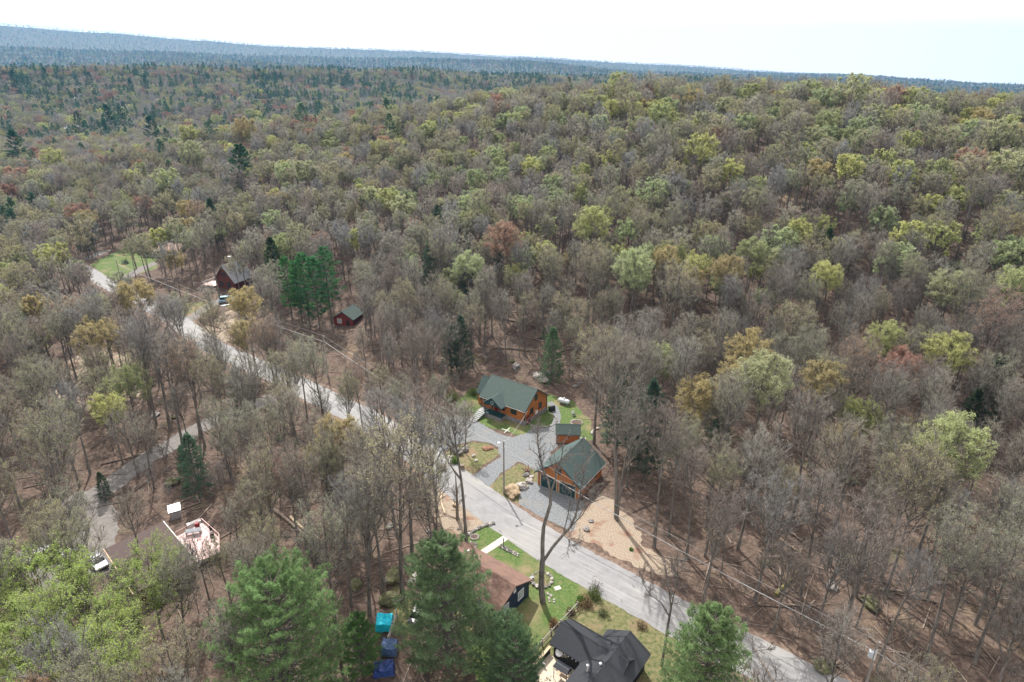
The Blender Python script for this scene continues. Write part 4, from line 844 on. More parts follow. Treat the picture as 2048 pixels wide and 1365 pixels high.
farhouse('far_house', 180, 247, 'small white house just below the dark pines', 'whitetrim', 'whitetrim', 7, 6, 30)
farhouse('far_house', 130, 264, 'long white house among rusty trees in the valley', 'whitetrim', 'whitetrim', 16, 7, 5)
farhouse('far_house', 208, 272, 'grey-walled house with white roof edge above the near woods', 'greywall', 'roof_grey', 11, 7, -5)
farhouse('far_house', 496, 412, 'bright white roof glimpsed between bare trees above the cabin', 'whitetrim', 'whitetrim', 6, 5, 20, 2.4)
farhouse('far_house', 75, 442, 'large grey house behind trees at the far road bend', 'greywall', 'roof_grey', 16, 9, -15)
pp = [hit(*q) for q in [(240, 238), (262, 242), (285, 247), (268, 254), (258, 248), (238, 242)]]
MB().face([(p[0], p[1], float(hgt(p[0], p[1]))+1.2) for p in pp]).build('far_road', M['road'], None)['kind'] = 'structure'

# --- tarps and clutter by the navy house
def tarp(name, u, v, z, w, d, deg, label, mat, seed):
    p = at(u, v, z); t = thing(name, (p[0], p[1], 0), math.radians(deg), label, 'tarp', 'tarps over stacked goods')
    rg = random.Random(seed); n = 9; m = MB(); idx = {}
    for i in range(n+1):
        for j in range(n+1):
            a, b = i/n*2-1, j/n*2-1; e = max(abs(a), abs(b)); zz = z*(1 if e < .78 else 1-(e-.78)/.22*.8)+.3*noise.noise(Vector((a*1.8+seed, b*1.8, 0)))-.25*abs(noise.noise(Vector((a*3.1+seed, b*.8, 4))))+.05*rg.uniform(-1, 1)
            k_ = .9 if e >= .78 else 1; idx[i, j] = len(m.v); m.v.append((a*w/2*k_+rg.uniform(-.03, .03), b*d/2*k_, max(.03, zz)))
    for i in range(n):
        for j in range(n): m.f.append((idx[i, j], idx[i+1, j], idx[i+1, j+1], idx[i, j+1]))
    o = m.build('cover', mat, t); o.modifiers.new('t', 'SOLIDIFY').thickness = .03
    MB().box(-w*.38, -d*.38, 0, w*.38, d*.38, z*.72).build('load', M['log'], t)
tarp('cyan_tarp', 768, 1238, 1.3, 2.5, 2.4, 4, 'bright cyan tarp draped over a stack beside the tree trunks', M['cyan'], 1)
tarp('blue_tarp', 778, 1287, 1.4, 2.2, 2.0, -4, 'faded blue tarp over goods below the cyan one', M['blue'], 2)
tarp('blue_tarp', 767, 1331, 1.1, 2.8, 2.0, 8, 'deep royal blue tarp crossed by bare branches, lowest of three', M['royal'], 3)
t = thing('wood_rack', at(786, 1262), math.radians(85), 'narrow dark wooden rack beside the cyan tarp', 'rack')
for zz in (.5, 1.1): MB().box(-2.2, -.06, zz, 2.2, .06, zz+.12).build('rail', M['pole'], t)
for xx in (-2.1, 0, 2.0): MB().box(xx, -.07, 0, xx+.12, .07, 1.35).build('post', M['pole'], t)
t = thing('white_globe', at(865, 1100), 0, 'small white globe lamp on a post behind the navy house', 'lamp'); MB().tube([(0, 0, 0), (0, 0, 1.3)], .04, 6).build('post', M['blackframe'], t); MB().lathe([(.06, 1.3), (.2, 1.42), (.22, 1.52), (.14, 1.66), (.03, 1.7)], k=12).build('globe', M['whiteplastic'], t)

# --- rocks, logs, shrubs
GR = 'boulders and rocks around the yards'
for (u, v, s_, mt, hh, lb) in [(1045, 975, 1.5, 'boulder', .7, 'large pale boulder at the edge of the garage apron'), (1058, 964, 1.1, 'boulder', .7, 'smaller pale boulder touching the big one by the apron'), (1063, 955, .7, 'boulder', .6, 'small tan boulder above the pale pair by the garage'),
    (1053, 952, 1.0, 'darkrock', .6, 'dark flat rock next to the stump pile by the garage'), (916, 907, 1.5, 'darkrock', .8, 'big dark boulder with pale top in the driveway island'), (930, 901, 1.3, 'darkrock', .7, 'grey boulder behind the tree in the driveway island'), (901, 914, .7, 'boulder', .4, 'small pale rocks at the foot of the island post'),
    (948, 913, .6, 'boulder', .7, 'pale upright stone beside the island tree'), (953, 922, .6, 'boulder', .5, 'small pale stone on the grass below the island tree'), (1173, 1059, .9, 'darkrock', .5, 'grey rock half buried in the straw bank, lower one'), (1181, 1043, .7, 'darkrock', .5, 'dark rock on the straw bank above the grey one'),
    (787, 1160, 2.4, 'mossrock', .7, 'largest mossy boulder west of the navy house'), (783, 1203, 2.3, 'mossrock', .6, 'low mossy boulder with a dark underside above the cyan tarp'), (833, 1150, 1.0, 'boulder', .3, 'flat pale stepping rock behind the round pine'), (826, 1163, .9, 'boulder', .3, 'flat pale slab rock near the mossy boulder'),
    (712, 1170, 1.7, 'mossrock', .4, 'flat mossy rock among the brown leaves in the left woods'), (777, 1055, 1.0, 'darkrock', .6, 'round grey rock in the brown woods above the lawn'), (917, 1059, .4, 'darkrock', .6, 'small dark round stone on the wood chips'), (858, 1064, .6, 'darkrock', .6, 'small rock among brush behind the wood chips'),
    (1032, 737, 2.0, 'darkrock', .7, 'dark jagged rock behind the orange house, left one'), (1024, 727, 1.6, 'mossrock', .7, 'mossy rock uphill of the orange house ridge'), (1078, 755, 2.6, 'boulder', .45, 'broad layered pale ledge rock behind the orange house'), (1088, 762, 2.0, 'boulder', .35, 'flat ledge rock just below the layered ledge'), (1094, 748, 1.7, 'darkrock', .5, 'grey rock uphill of the layered ledge'),
    (1150, 775, 1.0, 'darkrock', .7, 'rusty grey rock on the slope above the propane tank'), (1158, 768, .8, 'darkrock', .7, 'small rock above the propane tank slope'), (343, 968, 1.9, 'mossrock', .6, 'mossy dark rock beside the young hemlock on the lane'), (372, 973, 1.3, 'mossrock', .6, 'small mossy rock right of the young hemlock'),
    (1700, 965, 2.0, 'mossrock', .5, 'dark rock in the far right woods'), (1535, 1128, 1.2, 'mossrock', .5, 'mossy rock beside the criss-crossed logs'), (1738, 1210, 2.0, 'mossrock', .6, 'dark mossy rock among trees past the road verge'), (1650, 1335, 2.0, 'mossrock', .4, 'long mossy rock near the road by the transformer pole'),
    (1664, 1175, 1.4, 'darkrock', .5, 'grey rock below the criss-crossed logs'), (560, 880, 1.3, 'mossrock', .5, 'mossy rock between the gravel lane and road'), (310, 833, 1.5, 'darkrock', .5, 'grey rock uphill of the gravel lane'), (350, 835, 1.1, 'mossrock', .5, 'small mossy rock by the lane-side trees')]:
    rock(at(u, v), s_, lb, mt, 'boulder' if s_ > 1.4 else 'rock', 'rock', hh, GR)
rock(at(1024, 988), 2.5, 'tan mound of dried ornamental grass beside the lamp pole', 'paleweed', 'grass_mound', 'dried grass', .55, seed=3)
rock(at(975, 898), 1.6, 'rusty brown heap of needles in the driveway island', 'brownpile', 'needle_heap', 'heap', .3, seed=2)
t = thing('tree_stump', at(925, 938), 0, 'short sawn grey stump at the roadside edge of the island', 'stump'); MB().lathe([(.42, 0), (.36, .3), (.36, .85), (.3, .86)], k=12).build('wood', M['log'], t)
t = thing('island_post', at(902, 911), 0, 'dark narrow carved post standing in the island rocks', 'post'); MB().tube([(0, 0, 0), (0, 0, 1.2), (.05, 0, 2.1)], [.16, .13, .08], 7).build('shaft', M['blackframe'], t)
t = thing('driftwood', at(1054, 944), .3, 'twisted reddish root pile beside the garage corner', 'roots')
for k_ in range(7): a = k_*.9; MB().tube([(0, 0, .1), (.6*math.cos(a), .5*math.sin(a), .4+.1*(k_ % 3)), (1.1*math.cos(a+.2), 1.0*math.sin(a+.2), .7+.2*(k_ % 2))], [.14, .09, .03], 5).build('root', M['redwood'] if k_ % 2 else M['log'], t)
def logob(u0, v0, u1, v1, r, mat, label, name='fallen_log', lift=.15):
    A, B = at(u0, v0), at(u1, v1)
    if v0 < 740: A, B = hit(u0, v0), hit(u1, v1)
    d = B-A; L = float(np.linalg.norm(d[:2])); t = thing(name, (A[0], A[1], A[2]), math.atan2(d[1], d[0]), label, 'fallen log', 'fallen logs in the woods'); z1 = B[2]-A[2]
    pts = [(L*f, .15*math.sin(f*5+u0), r*.8+z1*f+(lift if f > .6 else 0)) for f in np.linspace(0, 1, 6)]
    MB().tube(pts, [r*(1-.55*f) for f in np.linspace(0, 1, 6)], 8).build('trunk', M[mat], t)
    for f, s_ in ((.55, 1), (.72, -1), (.85, 1)): MB().tube([(L*f, 0, r*.8+z1*f), (L*f+.5, s_*.7, r+z1*f+.35)], [r*.3, .02], 5).build('branch_stub', M[mat], t)
for a in [(547, 1022, 632, 1091, .3, 'log', 'long fallen trunk slanting through the brown woods, lower of two'), (581, 1036, 640, 1085, .25, 'barelog', 'pale fallen trunk lying parallel above the long one'), (652, 978, 716, 940, .3, 'mosslog', 'mossy yellow-green fallen trunk left of the roadside trees'),
    (882, 989, 888, 1030, .22, 'barelog', 'peeled pale log on the wood chips near the road'), (905, 1012, 915, 1015, .3, 'barelog', 'short sawn log round beside the dead snag'), (986, 697, 1076, 704, .28, 'log', 'long dark fallen log behind the orange house'), (1120, 705, 1170, 690, .22, 'log', 'slanting fallen trunk uphill of the propane tank'),
    (256, 889, 326, 877, .3, 'log', 'dark fallen log beside the gravel lane'), (1530, 1117, 1602, 1112, .28, 'log', 'straight dark log, topmost of the criss-crossed logs'), (1553, 1193, 1592, 1146, .28, 'mosslog', 'mossy log slanting across the criss-crossed group'), (1558, 1135, 1560, 1190, .2, 'log', 'thin log pointing at the camera in the criss-crossed group'),
    (1758, 1180, 1806, 1188, .25, 'log', 'dark log beyond the criss-crossed group'), (1565, 1056, 1605, 1085, .25, 'log', 'fallen trunk at the foot of the tall dark double tree'), (1560, 1080, 1600, 1107, .18, 'barelog', 'thin pale log above the criss-crossed group'), (1600, 1215, 1560, 1208, .16, 'log', 'small dark log below the criss-crossed group'),
    (1640, 1320, 1692, 1342, .3, 'log', 'rotten log in the brush near the transformer pole'), (1170, 655, 1235, 672, .25, 'log', 'fallen trunk in the gap above the shed'), (1010, 640, 1070, 655, .25, 'log', 'long fallen trunk deep behind the orange house'), (1210, 640, 1290, 625, .22, 'log', 'pale thin fallen trunk high in the gap'),
    (860, 610, 930, 590, .22, 'log', 'fallen trunk among bare trees past the red cabin'), (930, 960, 880, 945-60, .01, 'log', 'x')][:-1]: logob(*a)
def shrub(u, v, s_, col, label, name='shrub', n=1500, tw=True, cat='shrub'):
    p = at(u, v); rg = np.random.default_rng(int(u*7+v)); T, C = Geo(), Geo(); a = rg.uniform(0, 6.28, 26); e = rg.uniform(.5, 1.4, 26); D = np.column_stack([np.cos(a)*np.cos(e), np.sin(a)*np.cos(e), np.sin(e)])
    tubes(T, np.zeros((26, 3)), D*s_*rg.uniform(.6, 1, 26)[:, None], .03, .008, 3)
    q = nrm(rg.normal(size=(n, 3)))*(rg.random(n)**.4)[:, None]*s_*np.array([.8, .8, .6]); q[:, 2] = np.abs(q[:, 2]+s_*.35); q *= (1+.25*np.sin(q[:, :1]*4+q[:, 1:2]*3))
    leaves(C, q, .13, rg, 0)
    t = thing(name, p, 0, label, cat); link(bpy.data.objects.new('stem', T.mesh('shrub_stem', [M['twigplain']])), t); c = link(bpy.data.objects.new('foliage', C.mesh('shrub_leaves', [M['leaf']])), t); c['tint'] = list(col)
shrub(909, 926, 1.1, (.12, .2, .05), 'round bright green shrub in the driveway island'); shrub(1187, 1196, 1.4, (.13, .17, .06), 'green shrub at the lawn corner next to the road'); shrub(1170, 1210, 1.3, (.25, .19, .11), 'rusty dry shrub at the end of the rail fence'); shrub(1160, 1207, .9, (.10, .2, .04), 'small bright green shrub left of the rusty one')
shrub(1205, 1230, 1.1, (.15, .17, .08), 'thin olive shrub on the charcoal house lawn', n=500); shrub(1282, 1255, .9, (.25, .2, .12), 'small brown shrub on the lawn close to the road', n=500); shrub(1107, 1252, .9, (.36, .24, .14), 'tan dried shrub against the rail fence', n=900); shrub(1140, 1228, .8, (.16, .12, .08), 'dark brown shrub behind the rail fence', n=700)
shrub(1262, 1101, .4, (.1, .22, .04), 'tiny green plant on the straw bank', n=250); shrub(1192, 1180, 1.6, (.22, .2, .18), 'bare twiggy bush at the road by the fence end', n=300); shrub(905, 800, 2.0, (.16, .22, .07), 'large leafy green bush left of the front steps'); shrub(945, 790, 1.6, (.13, .2, .06), 'green bush beside the lower house wing')
shrub(965, 772, 1.3, (.10, .18, .05), 'small green bush at the wing corner of the orange house'); shrub(930, 830, 1.6, (.22, .24, .13), 'pale olive bush beside the grey steps'); shrub(252, 528, 1.8, (.03, .05, .05), 'dark blue-green bush on the corner lawn'); shrub(885, 940, .9, (.3, .22, .13), 'tan dry brush at the left tip of the island', n=500)

# --- poles, lamp and cables
def pole(p, hh, label, lamp=False, transformer=False):
    t = thing('utility_pole', p, 0, label, 'utility pole', 'utility poles along the road'); MB().tube([(0, 0, -.3), (0, 0, hh)], [.17, .11], 10).build('shaft', M['pole'], t)
    if lamp:
        a = MB().tube([(0, 0, hh-.25), (-.3, -.3, hh-.05), (-.7, -.35, hh-.05)], .035, 6).build('lamp_arm', M['metal'], t); MB().lathe([(.06, hh+.04), (.2, hh-.04), (.26, hh-.16), (.2, hh-.2)], (-.8, -.35), 12).build('lamp_shade', M['whiteplastic'], a)
    if transformer:
        MB().lathe([(.2, hh-2.2), (.27, hh-2.15), (.27, hh-1.35), (.22, hh-1.28), (.05, hh-1.22)], (-.45, 0), 14).build('transformer', M['tank'], t); MB().tube([(-.45, 0, hh-1.25), (-.45, 0, hh-.95)], [.06, .03], 8).build('bushing', M['pole'], t)
        MB().box(-.12, -.13, hh-2.6, .12, -.12, hh-1.0).build('cable_guard', M['whitetrim'], t)
    for zz in (hh-.1, hh-1.2): MB().lathe([(.04, zz), (.07, zz+.08), (.04, zz+.16)], (.16, 0), 8).build('insulator', M['whiteplastic'], t)
    return t
HP = 10.3; P1 = at(1008, 988); P0 = at(646, 672, HP); PM = at(232, 520, 11.); P2 = at(1757, 1285, 7.4); P0[2] = PM[2] = P2[2] = 0; P3 = np.array([78., 10., 0])
pole(P1, HP, 'grey utility pole with lamp head beside the gravel driveway', lamp=True); pole(P0, HP, 'pale utility pole among trees near the small red cabin'); pole(PM, 11, 'utility pole beside the corner lawn at the far bend'); pole(P2, 7.4, 'pole with pale round transformer near the bottom edge', transformer=True)
def wire(A, B, sag, r, label, name='utility_cable'):
    A, B = np.array(A, float), np.array(B, float); pts = [tuple((A+(B-A)*f-np.array([0, 0, 4*sag*f*(1-f)]))-A) for f in np.linspace(0, 1, 22)]
    o = MB().tube(pts, r, 5).build(name, M['wire']); o.location = [float(c) for c in A]; tag(o, label, 'cable', 'overhead cables along the road')
Z = lambda P, z: (P[0]+.16, P[1], z)
for (A, B, a, b, w) in [(PM, P0, 11, HP, 'between the far bend and the red cabin'), (P0, P1, HP, HP, 'from the red cabin to the lamp pole'), (P1, P2, HP, 7.4, 'from the lamp pole to the transformer'), (P2, P3, 7.4, 7.4, 'running off past the transformer')]:
    wire(Z(A, a-1.5), Z(B, b-1.5), .9, .05, 'thick lower overhead cable '+w); wire(Z(A, a), Z(B, b), .7, .018, 'thin upper wire '+w)
wire(Z(P1, HP-.3), W2(h, 11.2, 1.0, 3.4), .5, .02, 'thin service wire from lamp pole to the orange house')
wire(Z(P1, HP-1.4), W2(gA, 4.05, -.3, 5.6), .4, .02, 'thin service wire from lamp pole to the garage peak')
# ------------------------------------------------------------------ trees: one pattern per kind, copied
rng = np.random.default_rng(11)
MT = [M['bark'], M['twig'], M['twig']]; MTP = [M['bark'], M['twigplain'], M['leaf']]; MC = [M['bark'], M['needle'], M['needle']]
PAT = {}     # kind -> list of (trunk mesh, crown mesh, nominal height, crown width)
FAR = {}     # kind -> list of (joined mesh) for the distant woods
def addpat(kind, gen, mats, Ht, W, near=True):
    T, C = gen
    if near: PAT.setdefault(kind, []).append((T.mesh(kind+'_trunk', [mats[0]]), C.mesh(kind+'_crown', mats[1:]), Ht, W))
    FAR.setdefault(kind, []).append((joinmesh(kind+'_pattern', T, C, mats), Ht, W))
for s, (Hh, R, cb, nb_) in enumerate([(19.5, 3.2, .42, 0), (21, 2.8, .5, 500), (18, 3.6, .4, 900), (20.5, 3.0, .47, 300), (19.5, 2.4, .42, 0)]):
    addpat('bare', decid(10+s, Hh, cb, R, 20, 3, 4, 4, .021, nleaf=nb_//2, ls=.08, vase=1.7, sag=.6), MT, Hh, 2*R)
for s, (Hh, R, cb) in enumerate([(19.5, 3.8, .5), (20.5, 3.3, .55), (18, 4.2, .46)]):
    addpat('bud', decid(30+s, Hh, cb-.06, R*.94, 20, 3, 4, 5, .022, nleaf=4200, ls=.10, vase=1.4), MTP, Hh, 2*R)
for s, (Hh, R, cb) in enumerate([(18, 4.4, .45), (17, 4.8, .42), (19, 4.0, .5)]):
    addpat('leafy', decid(50+s, Hh, cb, R, 20, 3, 5, 6, .022, nleaf=19000, ls=.14), MTP, Hh, 2*R)
for s in range(2): addpat('lime', decid(60+s, 16, .3, 5.6-.5*s, 24, 3, 5, 6, .024, nleaf=15000, ls=.125, vase=1.2), MTP, 16, 11-s)
addpat('pine', pine(70, 23, .22, 5.6, 1.0, 6, 22, 14, .45, .075), MC, 23, 11)
addpat('pine', pine(71, 22, .34, 4.8, 1.05, 6, 20, 14, .45, .075, irregular=.45), MC, 22, 9.6)
HEMP = ((0, 1), (.3, .9), (.7, .6), (1, .1))
addpat('hemlock', pine(80, 17, .10, 3.9, .55, 7, 18, 11, .34, .06, prof=HEMP, up=.05, flat=.5), MC, 17, 7.6)
addpat('hemlock', pine(81, 18, .18, 3.5, .6, 7, 18, 11, .34, .06, prof=HEMP, up=.05, flat=.5, irregular=.5), MC, 18, 7)
addpat('roundpine', pine(85, 13, .05, 5.6, .48, 8, 44, 17, .24, .032, droop=.0, prof=((0, .85), (.3, 1), (.6, .9), (.85, .62), (1, .25)), up=.35, flat=.7, irregular=.25), MC, 13, 11)
addpat('roundpine', pine(86, 14, .06, 4.5, .48, 8, 44, 17, .24, .032, droop=.0, prof=((0, .9), (.3, 1), (.6, .82), (.85, .5), (1, .18)), up=.35, flat=.7, irregular=.35), MC, 14, 10)
# distant patterns with fewer, broader twigs
def addfar(kind, gen, mats, Ht, W): FAR.setdefault(kind, []).append((joinmesh(kind+'_pattern', gen[0], gen[1], mats), Ht, W))
for s, (Hh, R, cb) in enumerate([(19.5, 3.4, .5), (20.5, 3.0, .55), (18, 3.9, .46), (19.5, 2.7, .5)]): addfar('bare_mid', decid(110+s, Hh, cb, R, 18, 2, 4, 6, .055, vase=1.5, nleaf=(0, 700, 1100, 400)[s], ls=.15, k=4, limbk=3), MT, Hh, 2*R)
for s in range(3): addfar('bud_mid', decid(120+s, 19, .5, 3.4+.4*s, 15, 2, 5, 6, .05, nleaf=3400, ls=.16, k=4, limbk=3), MTP, 19, 7.6)
for s in range(3): addfar('leafy_mid', decid(130+s, 18, .47, 3.7+.4*s, 15, 2, 5, 4, .045, nleaf=9000, ls=.22, k=4, limbk=3), MTP, 18, 8.2)
addfar('pine_mid', pine(140, 22, .22, 4.8, 1.2, 5, 11, 8, .6, .14, k=3), MC, 22, 9); addfar('pine_mid', pine(141, 20, .1, 3.8, 1.0, 5, 10, 8, .55, .14, prof=HEMP, k=3), MC, 20, 7)
for s in range(3): addfar('bare_far', decid(150+s, 16.5, .35, 4.4+.4*s, 12, 2, 3, 5, .13, nleaf=300, ls=.32, k=3, limbk=3), MT, 16.5, 9)
for s in range(3): addfar('leafy_far', decid(160+s, 16, .33, 4.4+.4*s, 12, 2, 3, 3, .1, nleaf=1500, ls=.48, k=3, limbk=3), MTP, 16, 9)
for s in range(3): addfar('pine_far', pine(170+s, 20-2*s, .12, 3.8-.4*s, 1.5, 5, 5, 7, .8, .28, k=3, prof=HEMP), MC, 19, 7.5)

TB = [(.34, .335, .29), (.32, .30, .265), (.29, .295, .29), (.36, .345, .28), (.30, .26, .23), (.33, .31, .255)]      # bare twig tints
TO = [(.32, .33, .18), (.35, .34, .17), (.30, .32, .21), (.38, .36, .21)]                                                  # olive buds
TY = [(.40, .43, .19), (.44, .455, .19), (.36, .40, .20), (.39, .41, .24)]                                                  # yellow green
TR = [(.36, .24, .175), (.38, .27, .18), (.36, .22, .17)]                                                                   # rust
TG = [(.42, .36, .19), (.40, .34, .17)]                                                                                    # golden
TP = [(.065, .14, .06), (.05, .11, .055), (.075, .16, .06)]
TH = [(.08, .13, .08), (.10, .15, .10), (.09, .14, .07)]
KT = dict(lime=('lime', [(.36, .47, .14), (.40, .49, .16)]), bare=('bare', TB), olive=('bud', TO), rust=('bud', TR), gold=('leafy', TG), green=('leafy', TY), pale=('leafy', [(.38, .44, .24), (.35, .41, .23)]),
          rustleaf=('leafy', TR), pine=('pine', TP), hemlock=('hemlock', TH), round=('roundpine', [(.10, .19, .065), (.11, .20, .08)]))
TREES = []   # dict(x,y,z,s,rot,kind,pat,tint)
def put(x, y, kind, s, tint=None, rot=None, manual=True, pi=None):
    pk, tl = KT[kind]; pl = PAT[pk]
    pi = rng.integers(len(pl)) if pi is None else pi
    t = np.array(tl[rng.integers(len(tl))] if tint is None else tint)*rng.uniform(.88, 1.12)
    TREES.append(dict(x=float(x), y=float(y), z=float(hgt(x, y)), s=float(s), rot=float(rng.uniform(0, 6.28) if rot is None else rot), kind=kind, pk=pk, pi=int(pi), tint=t, manual=manual))
def base(u, v, vt, kind, pi=None, tint=None, w=None, rot=None):
    """tree whose foot is seen at (u,v) and whose top is seen at row vt"""
    P = at(u, v) if v > 560 else hit(u, v)
    if P is None: return
    pk = KT[kind][0]; pl = PAT[pk]; pi = int(rng.integers(len(pl))) if pi is None else pi
    r = ray(u, vt); t = math.hypot(P[0], P[1])/math.hypot(r[0], r[1]); h = H+r[2]*t-float(hgt(P[0], P[1]))
    put(P[0], P[1], kind, h/pl[pi][2], tint, rot, True, pi)
def crown(u, v, w, kind, tint=None, hh=18.):
    """tree whose crown is centred on (u,v) and w pixels wide"""
    for _ in range(3):
        P = hit(u, v, hh*.74)
        if P is None: return
        d = math.sqrt(P[0]**2+P[1]**2+(H-P[2]-hh*.74)**2); pk = KT[kind][0]; pi = int(rng.integers(len(PAT[pk])))
        s = min(1.35, max(.5, w*d/F/(PAT[pk][pi][3]*1.02))); hh = s*PAT[pk][pi][2]
    put(P[0], P[1], kind, s, tint, None, True, pi)
# --- trees one can tell apart in the photograph
base(933, 1088, 775, 'bare', 1); base(739, 1231, 905, 'bare', 3); base(703, 1212, 930, 'bare', 1); base(768, 1187, 900, 'bare', 0)
base(805, 1197, 800, 'olive', 0); base(824, 1112, 790, 'bare', 1); base(788, 1050, 760, 'bare', 3); base(850, 1000, 760, 'bare', 0)
base(636, 1139, 880, 'bare', 3); base(601, 1117, 890, 'rust', 1); base(664, 1060, 830, 'bare', 2); base(560, 985, 800, 'olive', 0)
base(340, 857, 590, 'bare', 2); base(312, 850, 610, 'bare', 0); base(365, 890, 640, 'bare', 1); base(400, 876, 650, 'bare', 3)
base(265, 700, 560, 'bare', 0); base(205, 765, 590, 'bare', 2); base(150, 790, 600, 'olive', 1); base(95, 850, 640, 'bare', 0); base(60, 840, 610, 'olive', 0)
base(452, 900, 690, 'olive', 1); base(500, 930, 700, 'bare', 0); base(520, 880, 690, 'bare', 2); base(180, 950, 740, 'bare', 3); base(120, 930, 700, 'olive', 2)
base(1233, 1038, 640, 'bare', 3); base(1234, 1042, 800, 'bare', 1); base(1188, 888, 640, 'olive', 2); base(1308, 1095, 790, 'bare', 1); base(1276, 905, 660, 'bare', 0)
base(1404, 1215, 960, 'bare', 0); base(1509, 1205, 930, 'bare', 2); base(1585, 1045, 760, 'bare', 3); base(1675, 1305, 960, 'bare', 2); base(1740, 995, 700, 'bare', 1)
base(1660, 1130, 800, 'bare', 0); base(1600, 1195, 900, 'bare', 1); base(1770, 1190, 880, 'olive', 0); base(1950, 1250, 930, 'olive', 2)
base(1250, 890, 620, 'bare', 2); base(1350, 900, 650, 'bare', 1); base(1420, 985, 720, 'bare', 3); base(1475, 1100, 820, 'bare', 0)
base(1345, 720, 540, 'bare', 3); base(985, 690, 520, 'bare', 1); base(1045, 700, 530, 'bare', 0); base(1017, 672, 540, 'olive', 1); base(1150, 660, 470, 'bare', 1); base(1185, 670, 500, 'bare', 3)
base(772, 870, 730, 'olive', 0); base(880, 850, 745, 'olive', 2); base(655, 905, 760, 'bare', 0); base(930, 905, 800, 'bare', 2); base(960, 1320, 1230, 'bare', 0)
base(285, 1115, 960, 'bare', 2); base(420, 1205, 1040, 'bare', 0); base(468, 1225, 1060, 'olive', 1); base(505, 1260, 1060, 'bare', 1)
base(560, 668, 560, 'rust', 0); base(434, 690, 560, 'bare', 1); base(545, 640, 545, 'olive', 0)
for (u, v, w, k) in [(1185, 478, 85, 'green'), (1400, 505, 75, 'green'), (960, 432, 50, 'green'), (1008, 478, 90, 'rustleaf'), (1092, 500, 70, 'green'), (897, 562, 62, 'green'), (1262, 585, 90, 'pale'),
    (1522, 800, 115, 'green'), (1890, 605, 75, 'green'), (885, 368, 40, 'green'), (1060, 312, 60, 'green'), (1400, 300, 62, 'green'), (1455, 350, 68, 'green'), (1270, 240, 45, 'green'), (1320, 243, 42, 'green'),
    (1240, 185, 38, 'green'), (1175, 190, 35, 'green'), (1200, 270, 50, 'pale'), (1100, 300, 40, 'pale'), (1515, 190, 45, 'green'), (1460, 185, 40, 'green'), (1565, 235, 36, 'green'), (1660, 250, 44, 'green'), (1700, 205, 55, 'green'), (1735, 190, 40, 'green'),
    (1610, 320, 45, 'green'), (1540, 260, 35, 'green'), (1435, 280, 48, 'rustleaf'), (1760, 305, 42, 'rustleaf'), (1840, 265, 34, 'rustleaf'), (1690, 360, 62, 'green'), (1800, 370, 60, 'green'), (1920, 385, 60, 'green'), (1930, 345, 50, 'rustleaf'), (2010, 340, 80, 'green'),
    (1920, 190, 38, 'rustleaf'), (1790, 200, 50, 'rustleaf'), (1645, 575, 62, 'green'), (1500, 540, 60, 'green'), (1550, 520, 60, 'pale'), (1340, 460, 62, 'olive'), (1240, 410, 80, 'olive'), (1150, 380, 60, 'green'), (1220, 425, 62, 'green'),
    (1830, 925, 165, 'olive'), (1880, 960, 120, 'green'), (1710, 700, 95, 'rust'), (1500, 690, 95, 'gold'), (1770, 690, 80, 'green'), (1900, 690, 85, 'green'), (1420, 475, 55, 'rustleaf'), (1030, 290, 35, 'green'), (950, 345, 55, 'pale'), (965, 330, 40, 'pale'),
    (720, 375, 48, 'green'), (690, 355, 40, 'green'), (610, 350, 58, 'green'), (575, 360, 45, 'green'), (800, 405, 75, 'green'), (740, 400, 60, 'green'), (715, 430, 50, 'olive'), (435, 242, 32, 'green'), (500, 240, 34, 'green'), (490, 258, 40, 'gold'), (515, 228, 28, 'green'), (600, 218, 26, 'green'),
    (340, 370, 60, 'green'), (300, 390, 50, 'olive'), (330, 400, 60, 'olive'), (110, 335, 36, 'green'), (375, 268, 40, 'green'), (385, 320, 42, 'green'), (150, 470, 90, 'olive'), (270, 588, 65, 'gold'), (250, 770, 85, 'green'), (210, 800, 70, 'green'), (490, 610, 70, 'gold'), (500, 655, 85, 'gold'),
    (60, 900, 130, 'olive'), (100, 960, 110, 'olive'), (60, 1140, 170, 'lime'), (160, 1200, 180, 'lime'), (30, 1260, 160, 'lime'), (290, 1150, 150, 'lime'), (230, 1260, 140, 'lime'), (150, 1310, 190, 'lime'), (80, 1300, 150, 'lime'), (330, 1290, 120, 'olive'),
    (640, 890, 90, 'gold'), (680, 930, 100, 'gold'), (250, 440, 70, 'olive'), (420, 490, 80, 'olive'), (60, 590, 60, 'gold'), (80, 640, 50, 'green'), (600, 735, 70, 'olive'), (640, 760, 80, 'olive'), (540, 700, 70, 'rust'), (780, 750, 80, 'olive'), (1460, 760, 90, 'olive'), (1590, 620, 90, 'olive'),
    (1980, 690, 90, 'rust'), (1800, 740, 75, 'rustleaf'), (1350, 590, 90, 'olive'), (1180, 560, 80, 'olive'), (1950, 560, 90, 'olive'), (2020, 620, 70, 'green'), (1320, 130+180, 60, 'olive'), (870, 505, 60, 'bare'), (2000, 450, 90, 'olive')]:
    crown(u, v, w, k)
base(600+20, 650, 505, 'pine', 0, (.09, .24, .09)); base(664, 650, 492, 'pine', 1, (.085, .22, .09)); base(585, 640, 512, 'pine', 0, (.10, .25, .09)); base(560, 612, 474, 'hemlock', 1, (.06, .10, .05)); base(640, 658, 512, 'pine', 0, (.085, .22, .09)); base(605, 648, 520, 'pine', 1, (.10, .25, .09))
base(1103, 768, 655, 'hemlock', 0, (.14, .23, .12)); base(1088, 700, 655, 'hemlock', 1, (.11, .24, .08)); base(925, 752, 632, 'hemlock', 1, (.10, .145, .105)); base(903, 745, 650, 'hemlock', 0, (.10, .145, .105))
